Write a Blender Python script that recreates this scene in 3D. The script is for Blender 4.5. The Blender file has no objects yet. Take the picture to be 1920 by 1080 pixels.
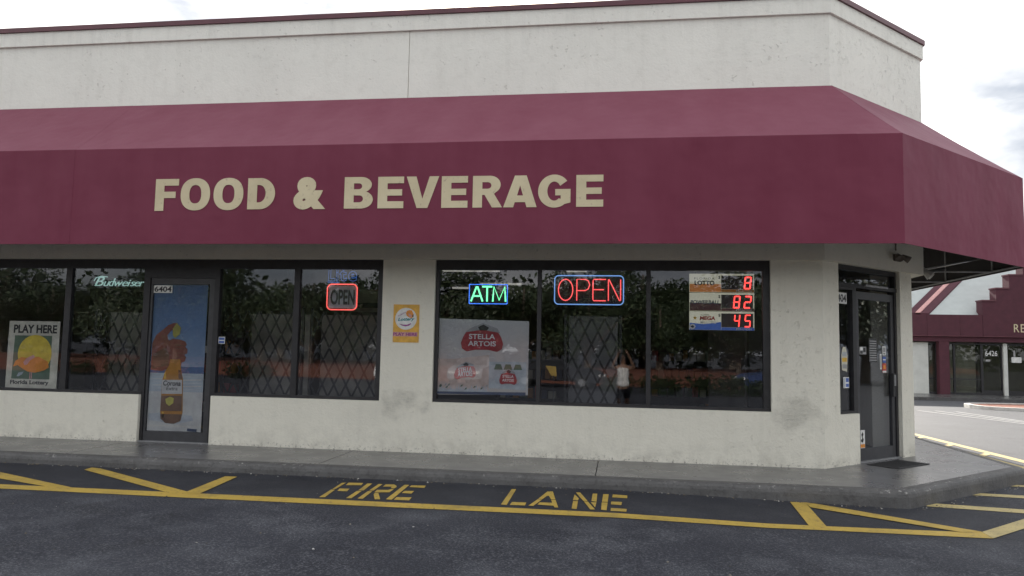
import bpy, bmesh, math, random
from mathutils import Vector, Matrix
R = math.radians
random.seed(7)
scene = bpy.context.scene

# ------------------------------------------------------------------ camera, sky, sun, exposure
cam_d = bpy.data.cameras.new('camera')
cam = bpy.data.objects.new('camera', cam_d)
scene.collection.objects.link(cam)
cam_d.sensor_width = 36.0
cam_d.lens = 1420.745 / 1920 * 36
cam_d.clip_start = 0.02
cam_d.clip_end = 2000
CAM = Vector((0.0, -9.2275, 1.2943))
cam.matrix_world = (Matrix.Translation(CAM) @ Matrix.Rotation(0.143403, 4, 'Z') @ Matrix.Rotation(0.080736 + math.pi / 2, 4, 'X')
                    @ Matrix.Rotation(0.01916, 4, 'Z'))
scene.camera = cam

SUN_EL, SUN_AZ = R(29), R(-4)          # azimuth from +Y towards +X
SKY_STRENGTH, CLOUD, SUN_STRENGTH = 0.1, 8.3, 4.4
scene.view_settings.view_transform = 'Standard'
scene.view_settings.look = 'None'
scene.view_settings.gamma = 1
scene.view_settings.use_curve_mapping = False
scene.view_settings.exposure = 1.17

world = bpy.data.worlds.new('World')
scene.world = world
world.use_nodes = True
wt = world.node_tree
wt.nodes.clear()
w_out = wt.nodes.new('ShaderNodeOutputWorld')
w_bg = wt.nodes.new('ShaderNodeBackground')
w_bg.inputs['Strength'].default_value = SKY_STRENGTH
w_sky = wt.nodes.new('ShaderNodeTexSky')
w_sky.sky_type = 'NISHITA'
w_sky.sun_disc = False
w_sky.sun_elevation = SUN_EL
w_sky.sun_rotation = SUN_AZ
w_sky.dust_density = 3
w_tc = wt.nodes.new('ShaderNodeTexCoord')
w_map = wt.nodes.new('ShaderNodeMapping')
w_map.inputs['Scale'].default_value = (1.5, 1.5, 3.6)
w_map.inputs['Location'].default_value = (0.35, 0.1, 0.2)
w_noise = wt.nodes.new('ShaderNodeTexNoise')
w_noise.inputs['Scale'].default_value = 1.7
w_noise.inputs['Detail'].default_value = 7
w_noise.inputs['Roughness'].default_value = 0.55
w_cov = wt.nodes.new('ShaderNodeValToRGB')
w_cov.color_ramp.elements[0].position = 0.30
w_cov.color_ramp.elements[1].position = 0.52
w_noise2 = wt.nodes.new('ShaderNodeTexNoise')
w_noise2.inputs['Scale'].default_value = 2.6
w_noise2.inputs['Detail'].default_value = 6
w_shade = wt.nodes.new('ShaderNodeValToRGB')
w_shade.color_ramp.elements[0].position = 0.36
w_shade.color_ramp.elements[0].color = (0.34, 0.37, 0.42, 1)
w_shade.color_ramp.elements[1].position = 0.60
w_shade.color_ramp.elements[1].color = (1.0, 0.985, 0.95, 1)
w_mul = wt.nodes.new('ShaderNodeMix')
w_mul.data_type = 'RGBA'; w_mul.blend_type = 'MULTIPLY'
w_mul.inputs[0].default_value = 1
w_mul.inputs[7].default_value = (CLOUD, CLOUD, CLOUD, 1)
w_mix = wt.nodes.new('ShaderNodeMix')
w_mix.data_type = 'RGBA'
wl = wt.links.new
wl(w_tc.outputs['Generated'], w_map.inputs['Vector'])
wl(w_map.outputs[0], w_noise.inputs['Vector'])
wl(w_map.outputs[0], w_noise2.inputs['Vector'])
wl(w_noise.outputs['Fac'], w_cov.inputs['Fac'])
wl(w_noise2.outputs['Fac'], w_shade.inputs['Fac'])
wl(w_shade.outputs['Color'], w_mul.inputs[6])
wl(w_cov.outputs['Color'], w_mix.inputs[0])
wl(w_sky.outputs['Color'], w_mix.inputs[6])
wl(w_mul.outputs[2], w_mix.inputs[7])
wl(w_mix.outputs[2], w_bg.inputs['Color'])
wl(w_bg.outputs[0], w_out.inputs['Surface'])

sun_d = bpy.data.lights.new('sun', 'SUN')
sun_d.energy = SUN_STRENGTH
sun_d.angle = R(0.9)
sun_d.color = (1.0, 0.94, 0.85)
sun = bpy.data.objects.new('sun', sun_d)
scene.collection.objects.link(sun)
sun_dir = Vector((math.sin(SUN_AZ) * math.cos(SUN_EL), math.cos(SUN_AZ) * math.cos(SUN_EL), math.sin(SUN_EL)))
sun.rotation_euler = (-sun_dir).to_track_quat('-Z', 'Y').to_euler()
sun.location = sun_dir * 60

# ------------------------------------------------------------------ materials
MAT = {}
class NT:
    def __init__(self, name):
        self.m = bpy.data.materials.new(name)
        self.m.use_nodes = True
        self.t = self.m.node_tree
        self.t.nodes.clear()
        self.out = self.t.nodes.new('ShaderNodeOutputMaterial')
        MAT[name] = self.m
    def node(self, typ, ins=None, **props):
        n = self.t.nodes.new('ShaderNode' + typ)
        for k, v in props.items():
            setattr(n, k, v)
        for k, v in (ins or {}).items():
            if isinstance(v, bpy.types.NodeSocket):
                self.t.links.new(v, n.inputs[k])
            else:
                n.inputs[k].default_value = v
        return n
    def noise(self, vec, scale, detail=4, rough=0.55):
        return self.node('TexNoise', {'Vector': vec, 'Scale': scale, 'Detail': detail, 'Roughness': rough}).outputs['Fac']
    def ramp(self, fac, stops):
        n = self.node('ValToRGB', {'Fac': fac})
        e = n.color_ramp.elements
        while len(e) < len(stops):
            e.new(0.5)
        for el, (p, c) in zip(e, stops):
            el.position = p
            el.color = (c, c, c, 1) if isinstance(c, (int, float)) else (*c, 1)
        return n.outputs['Color']
    def mix(self, fac, a, b, mode='MIX'):
        n = self.node('Mix', {}, data_type='RGBA', blend_type=mode)
        for i, v in ((0, fac), (6, a), (7, b)):
            if isinstance(v, bpy.types.NodeSocket):
                self.t.links.new(v, n.inputs[i])
            else:
                n.inputs[i].default_value = v if i == 0 else (*v, 1)
        return n.outputs[2]
    def math(self, op, a, b=0.0, clamp=False):
        n = self.node('Math', {0: a, 1: b}, operation=op, use_clamp=clamp)
        return n.outputs[0]
    def pos(self):
        return self.node('NewGeometry').outputs['Position']
    def bsdf(self, color, rough=0.6, bump=None, bump_d=0.01, bump_s=0.5, **kw):
        ins = {'Base Color': color if isinstance(color, bpy.types.NodeSocket) else (*color, 1), 'Roughness': rough}
        ins.update({k.replace('_', ' '): v for k, v in kw.items()})
        b = self.node('BsdfPrincipled', ins)
        if bump is not None:
            bn = self.node('Bump', {'Height': bump, 'Distance': bump_d, 'Strength': bump_s})
            self.t.links.new(bn.outputs[0], b.inputs['Normal'])
        self.t.links.new(b.outputs[0], self.out.inputs['Surface'])
        return b

def blob(n, pos, c, sc):
    v = n.node('VectorMath', {0: pos, 1: c}, operation='SUBTRACT').outputs[0]
    v = n.node('VectorMath', {0: v, 1: sc}, operation='MULTIPLY').outputs[0]
    l = n.node('VectorMath', {0: v}, operation='LENGTH').outputs['Value']
    return n.math('SUBTRACT', 1.0, l, True)

def m_stucco(name, col):
    n = NT(name); p = n.pos()
    big = n.noise(p, 0.9, 5)
    c = n.mix(n.ramp(big, [(0.3, 0.0), (0.75, 1.0)]), col, tuple(x * 0.92 for x in col))
    fine = n.noise(p, 9, 6, 0.6)
    c = n.mix(n.ramp(fine, [(0.52, 0.0), (0.75, 0.16)]), c, (0.45, 0.44, 0.38))
    # small flaked spots
    zone = n.ramp(n.noise(p, 1.5, 3), [(0.48, 0.0), (0.6, 1.0)])
    pk = n.noise(p, 21, 3, 0.5)
    flake = n.math('MULTIPLY', n.ramp(pk, [(0.66, 0.0), (0.685, 1.0)]), zone)
    sep = n.node('SeparateXYZ', {0: p})
    low = n.ramp(sep.outputs['Z'], [(0.005, 1.0), (0.085, 0.0)])
    chips = n.math('MULTIPLY', n.ramp(n.noise(p, 30, 5, 0.75), [(0.55, 0.0), (0.60, 1.0)]), low)
    c = n.mix(n.math('MULTIPLY', flake, 0.2), c, (0.2, 0.19, 0.17))
    c = n.mix(n.math('MULTIPLY', chips, 0.8), c, (0.14, 0.13, 0.12))
    # the two scuffed, dirty patches beside the big window
    wob = n.node('TexNoise', {'Vector': p, 'Scale': 5.0, 'Detail': 4.0}).outputs['Color']
    wob = n.node('VectorMath', {0: wob, 1: (0.5, 0.5, 0.5)}, operation='SUBTRACT').outputs[0]
    wob = n.node('VectorMath', {0: wob, 1: (0.95, 0.0, 0.6)}, operation='MULTIPLY').outputs[0]
    pw = n.node('VectorMath', {0: p, 1: wob}, operation='ADD').outputs[0]
    g1 = blob(n, pw, (-2.66, 0, 0.61), (3.0, 0.6, 4.2))
    g2 = blob(n, pw, (2.02, 0, 0.62), (2.9, 0.6, 4.2))
    g3 = blob(n, pw, (-3.1, 0, 0.42), (1.6, 0.6, 3.5))
    g = n.math('MAXIMUM', n.math('MAXIMUM', g1, g2), n.math('MULTIPLY', g3, 0.18))
    ps_ = n.node('VectorMath', {0: p, 1: (0.6, 0.6, 1.5)}, operation='MULTIPLY').outputs[0]
    scr = n.ramp(n.noise(ps_, 24, 8, 0.85), [(0.44, 0.0), (0.66, 1.0)])
    dirt = n.math('MULTIPLY', n.math('MULTIPLY', g, 2.0, True), scr)
    c = n.mix(n.math('ADD', n.math('MULTIPLY', dirt, 0.26), n.math('MULTIPLY', g, 0.20)), c, (0.20, 0.195, 0.18))
    # rain streaks
    st = n.node('VectorMath', {0: p, 1: (7, 7, 0.35)}, operation='MULTIPLY').outputs[0]
    sk = n.ramp(n.noise(st, 1.0, 5, 0.6), [(0.52, 0.0), (0.8, 0.12)])
    c = n.mix(sk, c, (0.36, 0.34, 0.29))
    edge_z = n.ramp(n.math('MULTIPLY', sep.outputs['Z'], 0.1), [(0.50, 0.0), (0.534, 1.0)])
    c = n.mix(n.math('MULTIPLY', n.math('MULTIPLY', edge_z, n.ramp(n.noise(st, 1.7, 5, 0.7), [(0.5, 0.0), (0.72, 1.0)])), 0.13), c, (0.30, 0.29, 0.27))
    splash = n.ramp(sep.outputs['Z'], [(0.0, 0.55), (0.30, 0.0)])
    c = n.mix(n.math('MULTIPLY', splash, n.ramp(n.noise(p, 5, 6, 0.7), [(0.42, 0.0), (0.66, 0.75)])), c, (0.30, 0.28, 0.24))
    cz = n.ramp(n.noise(p, 1.1, 3), [(0.52, 0.0), (0.66, 1.0)])
    czb = blob(n, p, (3.2, 0.7, 4.9), (0.55, 0.55, 0.5))
    czp = blob(n, p, (2.0, 0.0, 1.5), (1.6, 0.6, 0.75))
    cz = n.math('MAXIMUM', n.math('MULTIPLY', cz, 0.35), n.math('MAXIMUM', czb, n.math('MULTIPLY', czp, 0.7)))
    curl = n.math('MULTIPLY', n.ramp(n.noise(p, 13, 5, 0.75), [(0.60, 0.0), (0.615, 1.0), (0.66, 1.0), (0.70, 0.0)]), cz)
    c = n.mix(n.math('MULTIPLY', curl, 0.14), c, (0.34, 0.33, 0.28))
    bumph = n.math('ADD', n.math('MULTIPLY', n.noise(p, 34, 5, 0.65), 0.6), n.math('MULTIPLY', flake, -0.6))
    bumph = n.math('ADD', bumph, n.math('MULTIPLY', n.noise(p, 6, 4), 0.8))
    bumph = n.math('SUBTRACT', bumph, n.math('MULTIPLY', dirt, 0.25))
    bumph = n.math('ADD', bumph, n.math('MULTIPLY', curl, 0.7))
    n.bsdf(c, 0.85, bumph, 0.018 if name == 'stucco' else 0.011, 0.7)
m_stucco('stucco', (0.80, 0.77, 0.67))
m_stucco('stucco_upper', (0.83, 0.82, 0.755))

def m_simple(name, col, rough=0.6, var=0.12, scale=6, bump=None, metal=0.0, spec=0.5):
    n = NT(name); p = n.pos()
    f = n.ramp(n.noise(p, scale, 5, 0.6), [(0.3, 0.0), (0.7, 1.0)])
    c = n.mix(f, tuple(x * (1 - var) for x in col), tuple(min(1, x * (1 + var)) for x in col))
    h = n.noise(p, scale * 8, 4, 0.6) if bump else None
    n.bsdf(c, rough, h, bump or 0.01, 0.5, Metallic=metal, Specular_IOR_Level=spec)

m_simple('dark_bronze', (0.028, 0.027, 0.030), 0.42, 0.25, 12, spec=0.4)
m_simple('dark_bronze_light', (0.045, 0.045, 0.050), 0.38, 0.2, 12)
m_simple('maroon_metal', (0.11, 0.03, 0.042), 0.4, 0.2, 3)
m_simple('maroon_stucco', (0.080, 0.022, 0.034), 0.8, 0.15, 4, 0.01)
m_simple('white_roof', (0.42, 0.45, 0.44), 0.5, 0.06, 3)
m_simple('far_white', (0.6, 0.61, 0.58), 0.7, 0.1, 3)
m_simple('galvanised', (0.32, 0.32, 0.33), 0.45, 0.2, 15, metal=0.4)
m_simple('bronze_lamp', (0.15, 0.125, 0.10), 0.5, 0.2, 20)
m_simple('grey_plastic', (0.5, 0.5, 0.49), 0.5, 0.1, 20)
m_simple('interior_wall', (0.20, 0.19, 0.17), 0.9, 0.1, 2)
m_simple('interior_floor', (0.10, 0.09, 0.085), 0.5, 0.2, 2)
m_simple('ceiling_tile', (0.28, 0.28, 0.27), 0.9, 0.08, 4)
m_simple('gate_steel', (0.010, 0.010, 0.010), 0.5, 0.2, 10)
m_simple('shelf_dark', (0.07, 0.065, 0.06), 0.6, 0.3, 5)
m_simple('cabinet_beige', (0.38, 0.34, 0.27), 0.6, 0.1, 5)
m_simple('gate_backing_dull', (0.30, 0.285, 0.245), 0.8, 0.35, 4)
m_simple('board_beige', (0.30, 0.28, 0.23), 0.8, 0.2, 3)
m_simple('board_grey', (0.25, 0.245, 0.24), 0.7, 0.1, 3)
m_simple('black_rubber', (0.03, 0.03, 0.032), 0.75, 0.3, 40, 0.004)
m_simple('mulch', (0.20, 0.070, 0.042), 0.95, 0.4, 9, 0.03)
m_simple('bark', (0.13, 0.10, 0.075), 0.9, 0.35, 8, 0.02)
m_simple('kerb_white', (0.62, 0.60, 0.56), 0.8, 0.2, 5)
m_simple('steel_bright', (0.55, 0.55, 0.56), 0.3, 0.1, 20, metal=0.8)
m_simple('shirt_white', (0.78, 0.77, 0.74), 0.85, 0.05, 10)
m_simple('skin', (0.30, 0.17, 0.11), 0.55, 0.08, 10)
m_simple('hair_dark', (0.02, 0.015, 0.012), 0.6, 0.3, 30)
m_simple('shorts_dark', (0.03, 0.032, 0.045), 0.85, 0.15, 20)
m_simple('car_white', (0.75, 0.75, 0.74), 0.25, 0.03, 3)
m_simple('car_blue', (0.05, 0.08, 0.2), 0.25, 0.05, 3)
m_simple('car_silver', (0.42, 0.43, 0.45), 0.25, 0.05, 3, metal=0.5)
m_simple('car_dark', (0.03, 0.03, 0.035), 0.25, 0.05, 3)
m_simple('tyre', (0.02, 0.02, 0.02), 0.8, 0.2, 20)
m_simple('car_glass', (0.02, 0.022, 0.025), 0.08, 0.05, 2)

# awning vinyl: valance and the paler slope
def m_fabric(name, col, bleach):
    n = NT(name); p = n.pos()
    st = n.node('VectorMath', {0: p, 1: (2.2, 2.2, 0.45)}, operation='MULTIPLY').outputs[0]
    f = n.ramp(n.noise(st, 1.0, 6, 0.6), [(0.3, 0.0), (0.75, 1.0)])
    c = n.mix(f, col, bleach)
    w = n.math('ADD', n.math('MULTIPLY', n.noise(p, 1.3, 3), 1.0), n.math('MULTIPLY', n.noise(p, 140, 2), 0.015))
    n.bsdf(c, 0.6, w, 0.06, 0.6, Specular_IOR_Level=0.22)
m_fabric('awning_valance', (0.158, 0.026, 0.053), (0.190, 0.040, 0.072))
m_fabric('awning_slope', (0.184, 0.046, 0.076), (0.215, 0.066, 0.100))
m_simple('awning_inner_shade', (0.022, 0.018, 0.020), 0.8, 0.2, 5)  # shade under the awning, painted onto the fabric's inner faces

n = NT('awning_letter'); p = n.pos()
c = n.mix(n.ramp(n.noise(p, 3, 5), [(0.3, 0.0), (0.7, 1.0)]), (0.56, 0.48, 0.31), (0.66, 0.575, 0.385))
c = n.mix(n.ramp(n.noise(p, 22, 4, 0.7), [(0.6, 0.0), (0.72, 0.6)]), c, (0.33, 0.24, 0.19))
n.bsdf(c, 0.6)

# asphalt
n = NT('asphalt'); p = n.pos()
big = n.noise(p, 0.42, 6, 0.6)
mid = n.noise(p, 1.9, 6, 0.65)
c = n.mix(n.ramp(big, [(0.36, 0.0), (0.68, 1.0)]), (0.020, 0.022, 0.031), (0.043, 0.046, 0.059))
c = n.mix(n.ramp(mid, [(0.48, 0.0), (0.70, 0.75)]), c, (0.082, 0.087, 0.101))
sep = n.node('SeparateXYZ', {0: p})
# traffic film: the strip between the painted line and the kerb is kept dark sealcoat
seal = n.math('MULTIPLY', n.ramp(n.math('ADD', n.math('MULTIPLY', sep.outputs['Y'], 0.1), 0.5), [(0.215, 0.0), (0.26, 1.0), (0.52, 1.0), (0.55, 0.0)]),
              n.ramp(n.math('ADD', n.math('MULTIPLY', sep.outputs['X'], 0.02), 0.5), [(0.56, 1.0), (0.6, 0.0)]))
c = n.mix(n.math('MULTIPLY', seal, 0.6), c, (0.028, 0.029, 0.035))
# open lot to the side and behind: paler asphalt
lot = n.ramp(n.math('ADD', n.math('MULTIPLY', sep.outputs['X'], 0.02), 0.5), [(0.605, 0.0), (0.625, 1.0)])
c = n.mix(n.math('MULTIPLY', lot, 0.75), c, (0.095, 0.098, 0.104))
oil = n.ramp(n.noise(p, 0.75, 5, 0.7), [(0.60, 0.0), (0.70, 0.7)])
c = n.mix(oil, c, (0.016, 0.017, 0.021))
vc = n.node('TexVoronoi', {'Vector': n.node('VectorMath', {0: p, 1: n.node('VectorMath', {0: n.node('TexNoise', {'Vector': p, 'Scale': 1.2, 'Detail': 5.0}).outputs['Color'], 1: (1.1, 1.1, 0)}, operation='MULTIPLY').outputs[0]}, operation='ADD').outputs[0], 'Scale': 0.28}, feature='DISTANCE_TO_EDGE').outputs['Distance']
c = n.mix(n.math('MULTIPLY', n.ramp(vc, [(0.0, 0.7), (0.0045, 0.0)]), n.ramp(n.noise(p, 0.6, 2), [(0.45, 0.0), (0.55, 1.0)])), c, (0.012, 0.012, 0.014))
fine = n.noise(p, 55, 3, 0.7)
agg = n.ramp(n.noise(p, 0.95, 6, 0.7), [(0.36, 0.28), (0.68, 0.85)])
agg = n.math('MULTIPLY', agg, n.math('SUBTRACT', 1.0, n.math('MULTIPLY', seal, 0.75)))
c = n.mix(n.math('MULTIPLY', n.ramp(fine, [(0.50, 0.0), (0.62, 1.0)]), agg), c, (0.165, 0.17, 0.19))
c = n.mix(n.ramp(n.noise(p, 90, 2, 0.6), [(0.36, 0.75), (0.48, 0.0)]), c, (0.018, 0.019, 0.024))
pale = n.math('MULTIPLY', n.ramp(n.noise(p, 12, 5, 0.75), [(0.64, 0.0), (0.70, 1.0)]), n.ramp(n.noise(p, 0.9, 3), [(0.52, 0.0), (0.62, 1.0)]))
c = n.mix(n.math('MULTIPLY', pale, 0.6), c, (0.26, 0.26, 0.27))
n.bsdf(c, 0.72, n.math('ADD', n.math('MULTIPLY', fine, 0.7), n.math('MULTIPLY', n.noise(p, 160, 2), 0.5)), 0.012, 0.6, Specular_IOR_Level=0.28)

# painted grey concrete of the walk
n = NT('walk_concrete'); p = n.pos()
c = n.mix(n.ramp(n.noise(p, 1.6, 6, 0.65), [(0.3, 0.0), (0.7, 1.0)]), (0.108, 0.105, 0.110), (0.158, 0.155, 0.158))
c = n.mix(n.ramp(n.noise(p, 28, 4, 0.7), [(0.56, 0.0), (0.7, 0.4)]), c, (0.21, 0.205, 0.20))
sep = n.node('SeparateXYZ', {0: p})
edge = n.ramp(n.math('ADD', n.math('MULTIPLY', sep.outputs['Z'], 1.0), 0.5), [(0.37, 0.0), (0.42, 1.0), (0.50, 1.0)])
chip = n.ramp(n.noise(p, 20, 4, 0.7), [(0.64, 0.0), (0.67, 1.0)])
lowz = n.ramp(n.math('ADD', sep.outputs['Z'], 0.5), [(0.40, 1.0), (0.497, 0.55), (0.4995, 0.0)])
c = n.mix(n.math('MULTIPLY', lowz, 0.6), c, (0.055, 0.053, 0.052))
c = n.mix(n.math('MULTIPLY', chip, n.math('MULTIPLY', lowz, 0.7)), c, (0.42, 0.41, 0.39))
c = n.mix(n.ramp(n.noise(p, 0.8, 5, 0.6), [(0.5, 0.0), (0.72, 0.5)]), c, (0.075, 0.073, 0.074))
spots = n.node('TexVoronoi', {'Vector': p, 'Scale': 3.3}).outputs['Distance']
c = n.mix(n.ramp(spots, [(0.045, 0.6), (0.065, 0.0)]), c, (0.05, 0.048, 0.047))
rg = n.ramp(n.noise(p, 2.4, 4), [(0.3, 0.22), (0.7, 0.36)])
n.bsdf(c, rg, n.math('ADD', n.noise(p, 45, 4, 0.7), n.math('MULTIPLY', n.noise(p, 5, 3), 1.2)), 0.003, 0.4)

n = NT('kerb_concrete'); p = n.pos()
c = n.mix(n.ramp(n.noise(p, 2.2, 6, 0.7), [(0.3, 0.0), (0.7, 1.0)]), (0.075, 0.073, 0.073), (0.125, 0.122, 0.122))
c = n.mix(n.ramp(n.noise(p, 18, 6, 0.8), [(0.5, 0.0), (0.66, 0.7)]), c, (0.045, 0.043, 0.042))
sep = n.node('SeparateXYZ', {0: p})
lip = n.ramp(n.math('ADD', sep.outputs['Z'], 0.5), [(0.46, 0.0), (0.485, 1.0), (0.5, 1.0)])
c = n.mix(n.math('MULTIPLY', n.math('MULTIPLY', n.ramp(n.noise(p, 17, 4, 0.7), [(0.60, 0.0), (0.63, 1.0)]), lip), n.ramp(n.noise(p, 0.9, 2), [(0.45, 0.0), (0.6, 0.75)])), c, (0.45, 0.44, 0.42))
n.bsdf(c, 0.6, n.noise(p, 22, 6, 0.75), 0.02, 0.6)

def m_paint(name, col):
    n = NT(name); p = n.pos()
    c = n.mix(n.ramp(n.noise(p, 4, 5), [(0.3, 0.0), (0.7, 1.0)]), col, tuple(x * 0.82 for x in col))
    c = n.mix(n.ramp(n.noise(p, 26, 5, 0.75), [(0.56, 0.0), (0.68, 0.8)]), c, (0.07, 0.068, 0.065))
    c = n.mix(n.ramp(n.noise(p, 2.3, 6, 0.7), [(0.50, 0.0), (0.75, 0.55)]), c, (0.13, 0.105, 0.06))
    n.bsdf(c, 0.62, n.noise(p, 70, 3, 0.7), 0.006, 0.5)
m_paint('yellow_paint', (0.53, 0.365, 0.065))
m_paint('yellow_paint_glare', (0.56, 0.45, 0.19))  # same yellow paint, with the grazing sky glare put into a paler colour
m_paint('white_lane_paint', (0.42, 0.42, 0.42))

# glass: thin sheet, mirror reflection from Schlick's law over a lightly tinted clear body
def m_glass(name, tint, f0):
    n = NT(name); p = n.pos()
    lw = n.node('LayerWeight', {'Blend': 0.5})
    f5 = n.math('POWER', lw.outputs['Facing'], 5.0)
    fac = n.math('ADD', n.math('MULTIPLY', f5, 1 - f0), f0, True)
    bn = n.node('Bump', {'Height': n.noise(p, 1.3, 2), 'Distance': 0.0012, 'Strength': 0.5})
    tr = n.node('BsdfTransparent', {'Color': (*tint, 1)})
    gl = n.node('BsdfGlossy', {'Color': (0.95, 0.96, 1.0, 1), 'Roughness': 0.012, 'Normal': bn.outputs[0]})
    mx = n.node('MixShader', {0: fac, 1: tr.outputs[0], 2: gl.outputs[0]})
    n.t.links.new(mx.outputs[0], n.out.inputs['Surface'])
m_glass('window_glass', (0.87, 0.88, 0.90), 0.043)
m_glass('far_glass', (0.75, 0.77, 0.75), 0.028)

def m_emit(name, col, s):
    n = NT(name); p = n.pos()
    f = n.ramp(n.noise(p, 14, 2), [(0.3, 0.85), (0.7, 1.0)])
    c = n.mix(1.0, col, f, 'MULTIPLY')
    b = n.bsdf((0.05, 0.05, 0.05), 0.3)
    n.t.links.new(c, b.inputs['Emission Color'])
    b.inputs['Emission Strength'].default_value = s
m_emit('neon_red', (1.0, 0.10, 0.10), 0.85)
m_emit('neon_red_dim', (1.0, 0.12, 0.10), 0.8)
m_emit('neon_blue', (0.22, 0.45, 0.95), 0.5)
m_emit('led_green', (0.18, 1.0, 0.42), 1.15)
m_emit('led_blue', (0.05, 0.22, 1.0), 1.3)
m_emit('led_red', (1.0, 0.055, 0.045), 1.5)
m_emit('neon_mint', (0.55, 0.9, 0.8), 0.26)
m_emit('neon_dim_blue', (0.10, 0.28, 0.9), 0.16)
m_emit('tube_light', (1.0, 0.95, 0.84), 0.16)
n = NT('lit_panel'); p = n.pos()
b = n.bsdf((0.62, 0.60, 0.48), 0.5)
b.inputs['Emission Color'].default_value = (0.9, 0.88, 0.66, 1); b.inputs['Emission Strength'].default_value = 0.13
n = NT('lit_orange'); b = n.bsdf(n.mix(n.noise(n.pos(), 5), (0.62, 0.22, 0.05), (0.7, 0.28, 0.07)), 0.5)
b.inputs['Emission Color'].default_value = (0.9, 0.3, 0.08, 1); b.inputs['Emission Strength'].default_value = 0.08
n = NT('lit_blue'); b = n.bsdf(n.mix(n.noise(n.pos(), 5), (0.05, 0.10, 0.34), (0.07, 0.14, 0.4)), 0.5)
b.inputs['Emission Color'].default_value = (0.08, 0.2, 0.7, 1); b.inputs['Emission Strength'].default_value = 0.08
m_emit('lamp_far', (1.0, 0.95, 0.85), 0.4)

for nm, col in dict(print_white=(0.72, 0.72, 0.70), print_cream=(0.62, 0.59, 0.48), print_black=(0.02, 0.02, 0.022), print_grey=(0.33, 0.33, 0.33),
                    print_yellow=(0.72, 0.55, 0.06), print_gold=(0.70, 0.42, 0.05), print_orange=(0.72, 0.27, 0.04), print_red=(0.36, 0.035, 0.045),
                    print_red_bright=(0.5, 0.07, 0.06), print_blue=(0.06, 0.12, 0.38), print_purple=(0.27, 0.04, 0.22), print_teal=(0.02, 0.22, 0.25),
                    print_maroon=(0.16, 0.05, 0.06), print_navy=(0.05, 0.07, 0.13), print_pink=(0.6, 0.32, 0.30), print_green=(0.10, 0.16, 0.10),
                    print_amber=(0.44, 0.20, 0.03), print_skin=(0.24, 0.075, 0.05), print_brown=(0.17, 0.09, 0.05), print_sand=(0.55, 0.54, 0.51),
                    print_sea=(0.07, 0.13, 0.27), print_foam=(0.42, 0.47, 0.50), print_lime=(0.36, 0.33, 0.07), screen_dark=(0.055, 0.035, 0.04),
                    neon_off=(0.22, 0.33, 0.62), print_blush=(0.58, 0.46, 0.40), print_steel=(0.46, 0.49, 0.51), print_lottery_gold=(0.72, 0.40, 0.06)).items():
    m_simple(nm, col, 0.5, 0.2, 5 if nm in ('print_sand', 'print_foam', 'print_skin', 'print_amber') else 9)
n = NT('print_sky'); tc = n.node('TexCoord').outputs['Generated']
z = n.node('SeparateXYZ', {0: tc}).outputs['Z']
p = n.pos()
c = n.ramp(z, [(0.0, (0.27, 0.36, 0.48)), (0.5, (0.13, 0.23, 0.40)), (1.0, (0.08, 0.16, 0.34))])
c = n.mix(n.ramp(n.noise(p, 26, 4, 0.7), [(0.63, 0.0), (0.68, 0.5)]), c, (0.45, 0.5, 0.55))
n.bsdf(n.mix(n.ramp(n.noise(p, 3, 4), [(0.3, 0.0), (0.7, 0.4)]), c, (0.10, 0.15, 0.25)), 0.5)
n = NT('print_poster_grey'); tc = n.node('TexCoord').outputs['Generated']
z = n.node('SeparateXYZ', {0: tc}).outputs['Z']
n.bsdf(n.mix(n.ramp(n.noise(n.pos(), 3, 4), [(0.3, 0.0), (0.7, 0.5)]), n.ramp(z, [(0.0, (0.56, 0.50, 0.42)), (0.5, (0.58, 0.50, 0.46)), (1.0, (0.56, 0.56, 0.54))]), (0.5, 0.52, 0.54)), 0.5)

n = NT('leaf')
rnd = n.node('NewGeometry').outputs['Random Per Island']
c = n.ramp(rnd, [(0.0, (0.022, 0.038, 0.016)), (0.6, (0.042, 0.066, 0.026)), (1.0, (0.085, 0.105, 0.05))])
b = n.bsdf(c, 0.55)
n = NT('leaf_dark')
rnd = n.node('NewGeometry').outputs['Random Per Island']
n.bsdf(n.ramp(rnd, [(0.0, (0.02, 0.035, 0.014)), (1.0, (0.06, 0.09, 0.03))]), 0.55)

# ------------------------------------------------------------------ helpers
COL = scene.collection
ORG = {}
def link(o, parent=None, origin=None):
    COL.objects.link(o)
    w = Vector(origin) if origin is not None else Vector((0, 0, 0))
    ORG[o] = w
    if parent is not None:
        o.parent = parent
        o.location = w - ORG[parent]
    else:
        o.location = w
    return o
def tag(o, label=None, cat=None, group=None, kind=None):
    if label: o['label'] = label
    if cat: o['category'] = cat
    if group: o['group'] = group
    if kind: o['kind'] = kind
    return o
def thing(name, label, cat, loc, group=None):
    o = bpy.data.objects.new(name, None)
    o.empty_display_size = 0.2
    link(o, None, loc)
    return tag(o, label, cat, group)
def emp(name, parent, loc):
    o = bpy.data.objects.new(name, None)
    o.empty_display_size = 0.1
    return link(o, parent, loc)
def mobj(name, verts, faces, mat, parent=None, smooth=False):
    vs = [Vector(v) for v in verts]
    lo = Vector((min(v[i] for v in vs) for i in range(3)))
    hi = Vector((max(v[i] for v in vs) for i in range(3)))
    org = Vector(((lo.x + hi.x) / 2, (lo.y + hi.y) / 2, lo.z))
    me = bpy.data.meshes.new(name)
    me.from_pydata([v - org for v in vs], [], faces)
    me.materials.append(MAT[mat])
    if smooth:
        me.polygons.foreach_set('use_smooth', [True] * len(me.polygons))
    me.update()
    return link(bpy.data.objects.new(name, me), parent, org)
BOXF = [(0, 3, 2, 1), (4, 5, 6, 7), (0, 1, 5, 4), (1, 2, 6, 5), (2, 3, 7, 6), (3, 0, 4, 7)]
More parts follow.
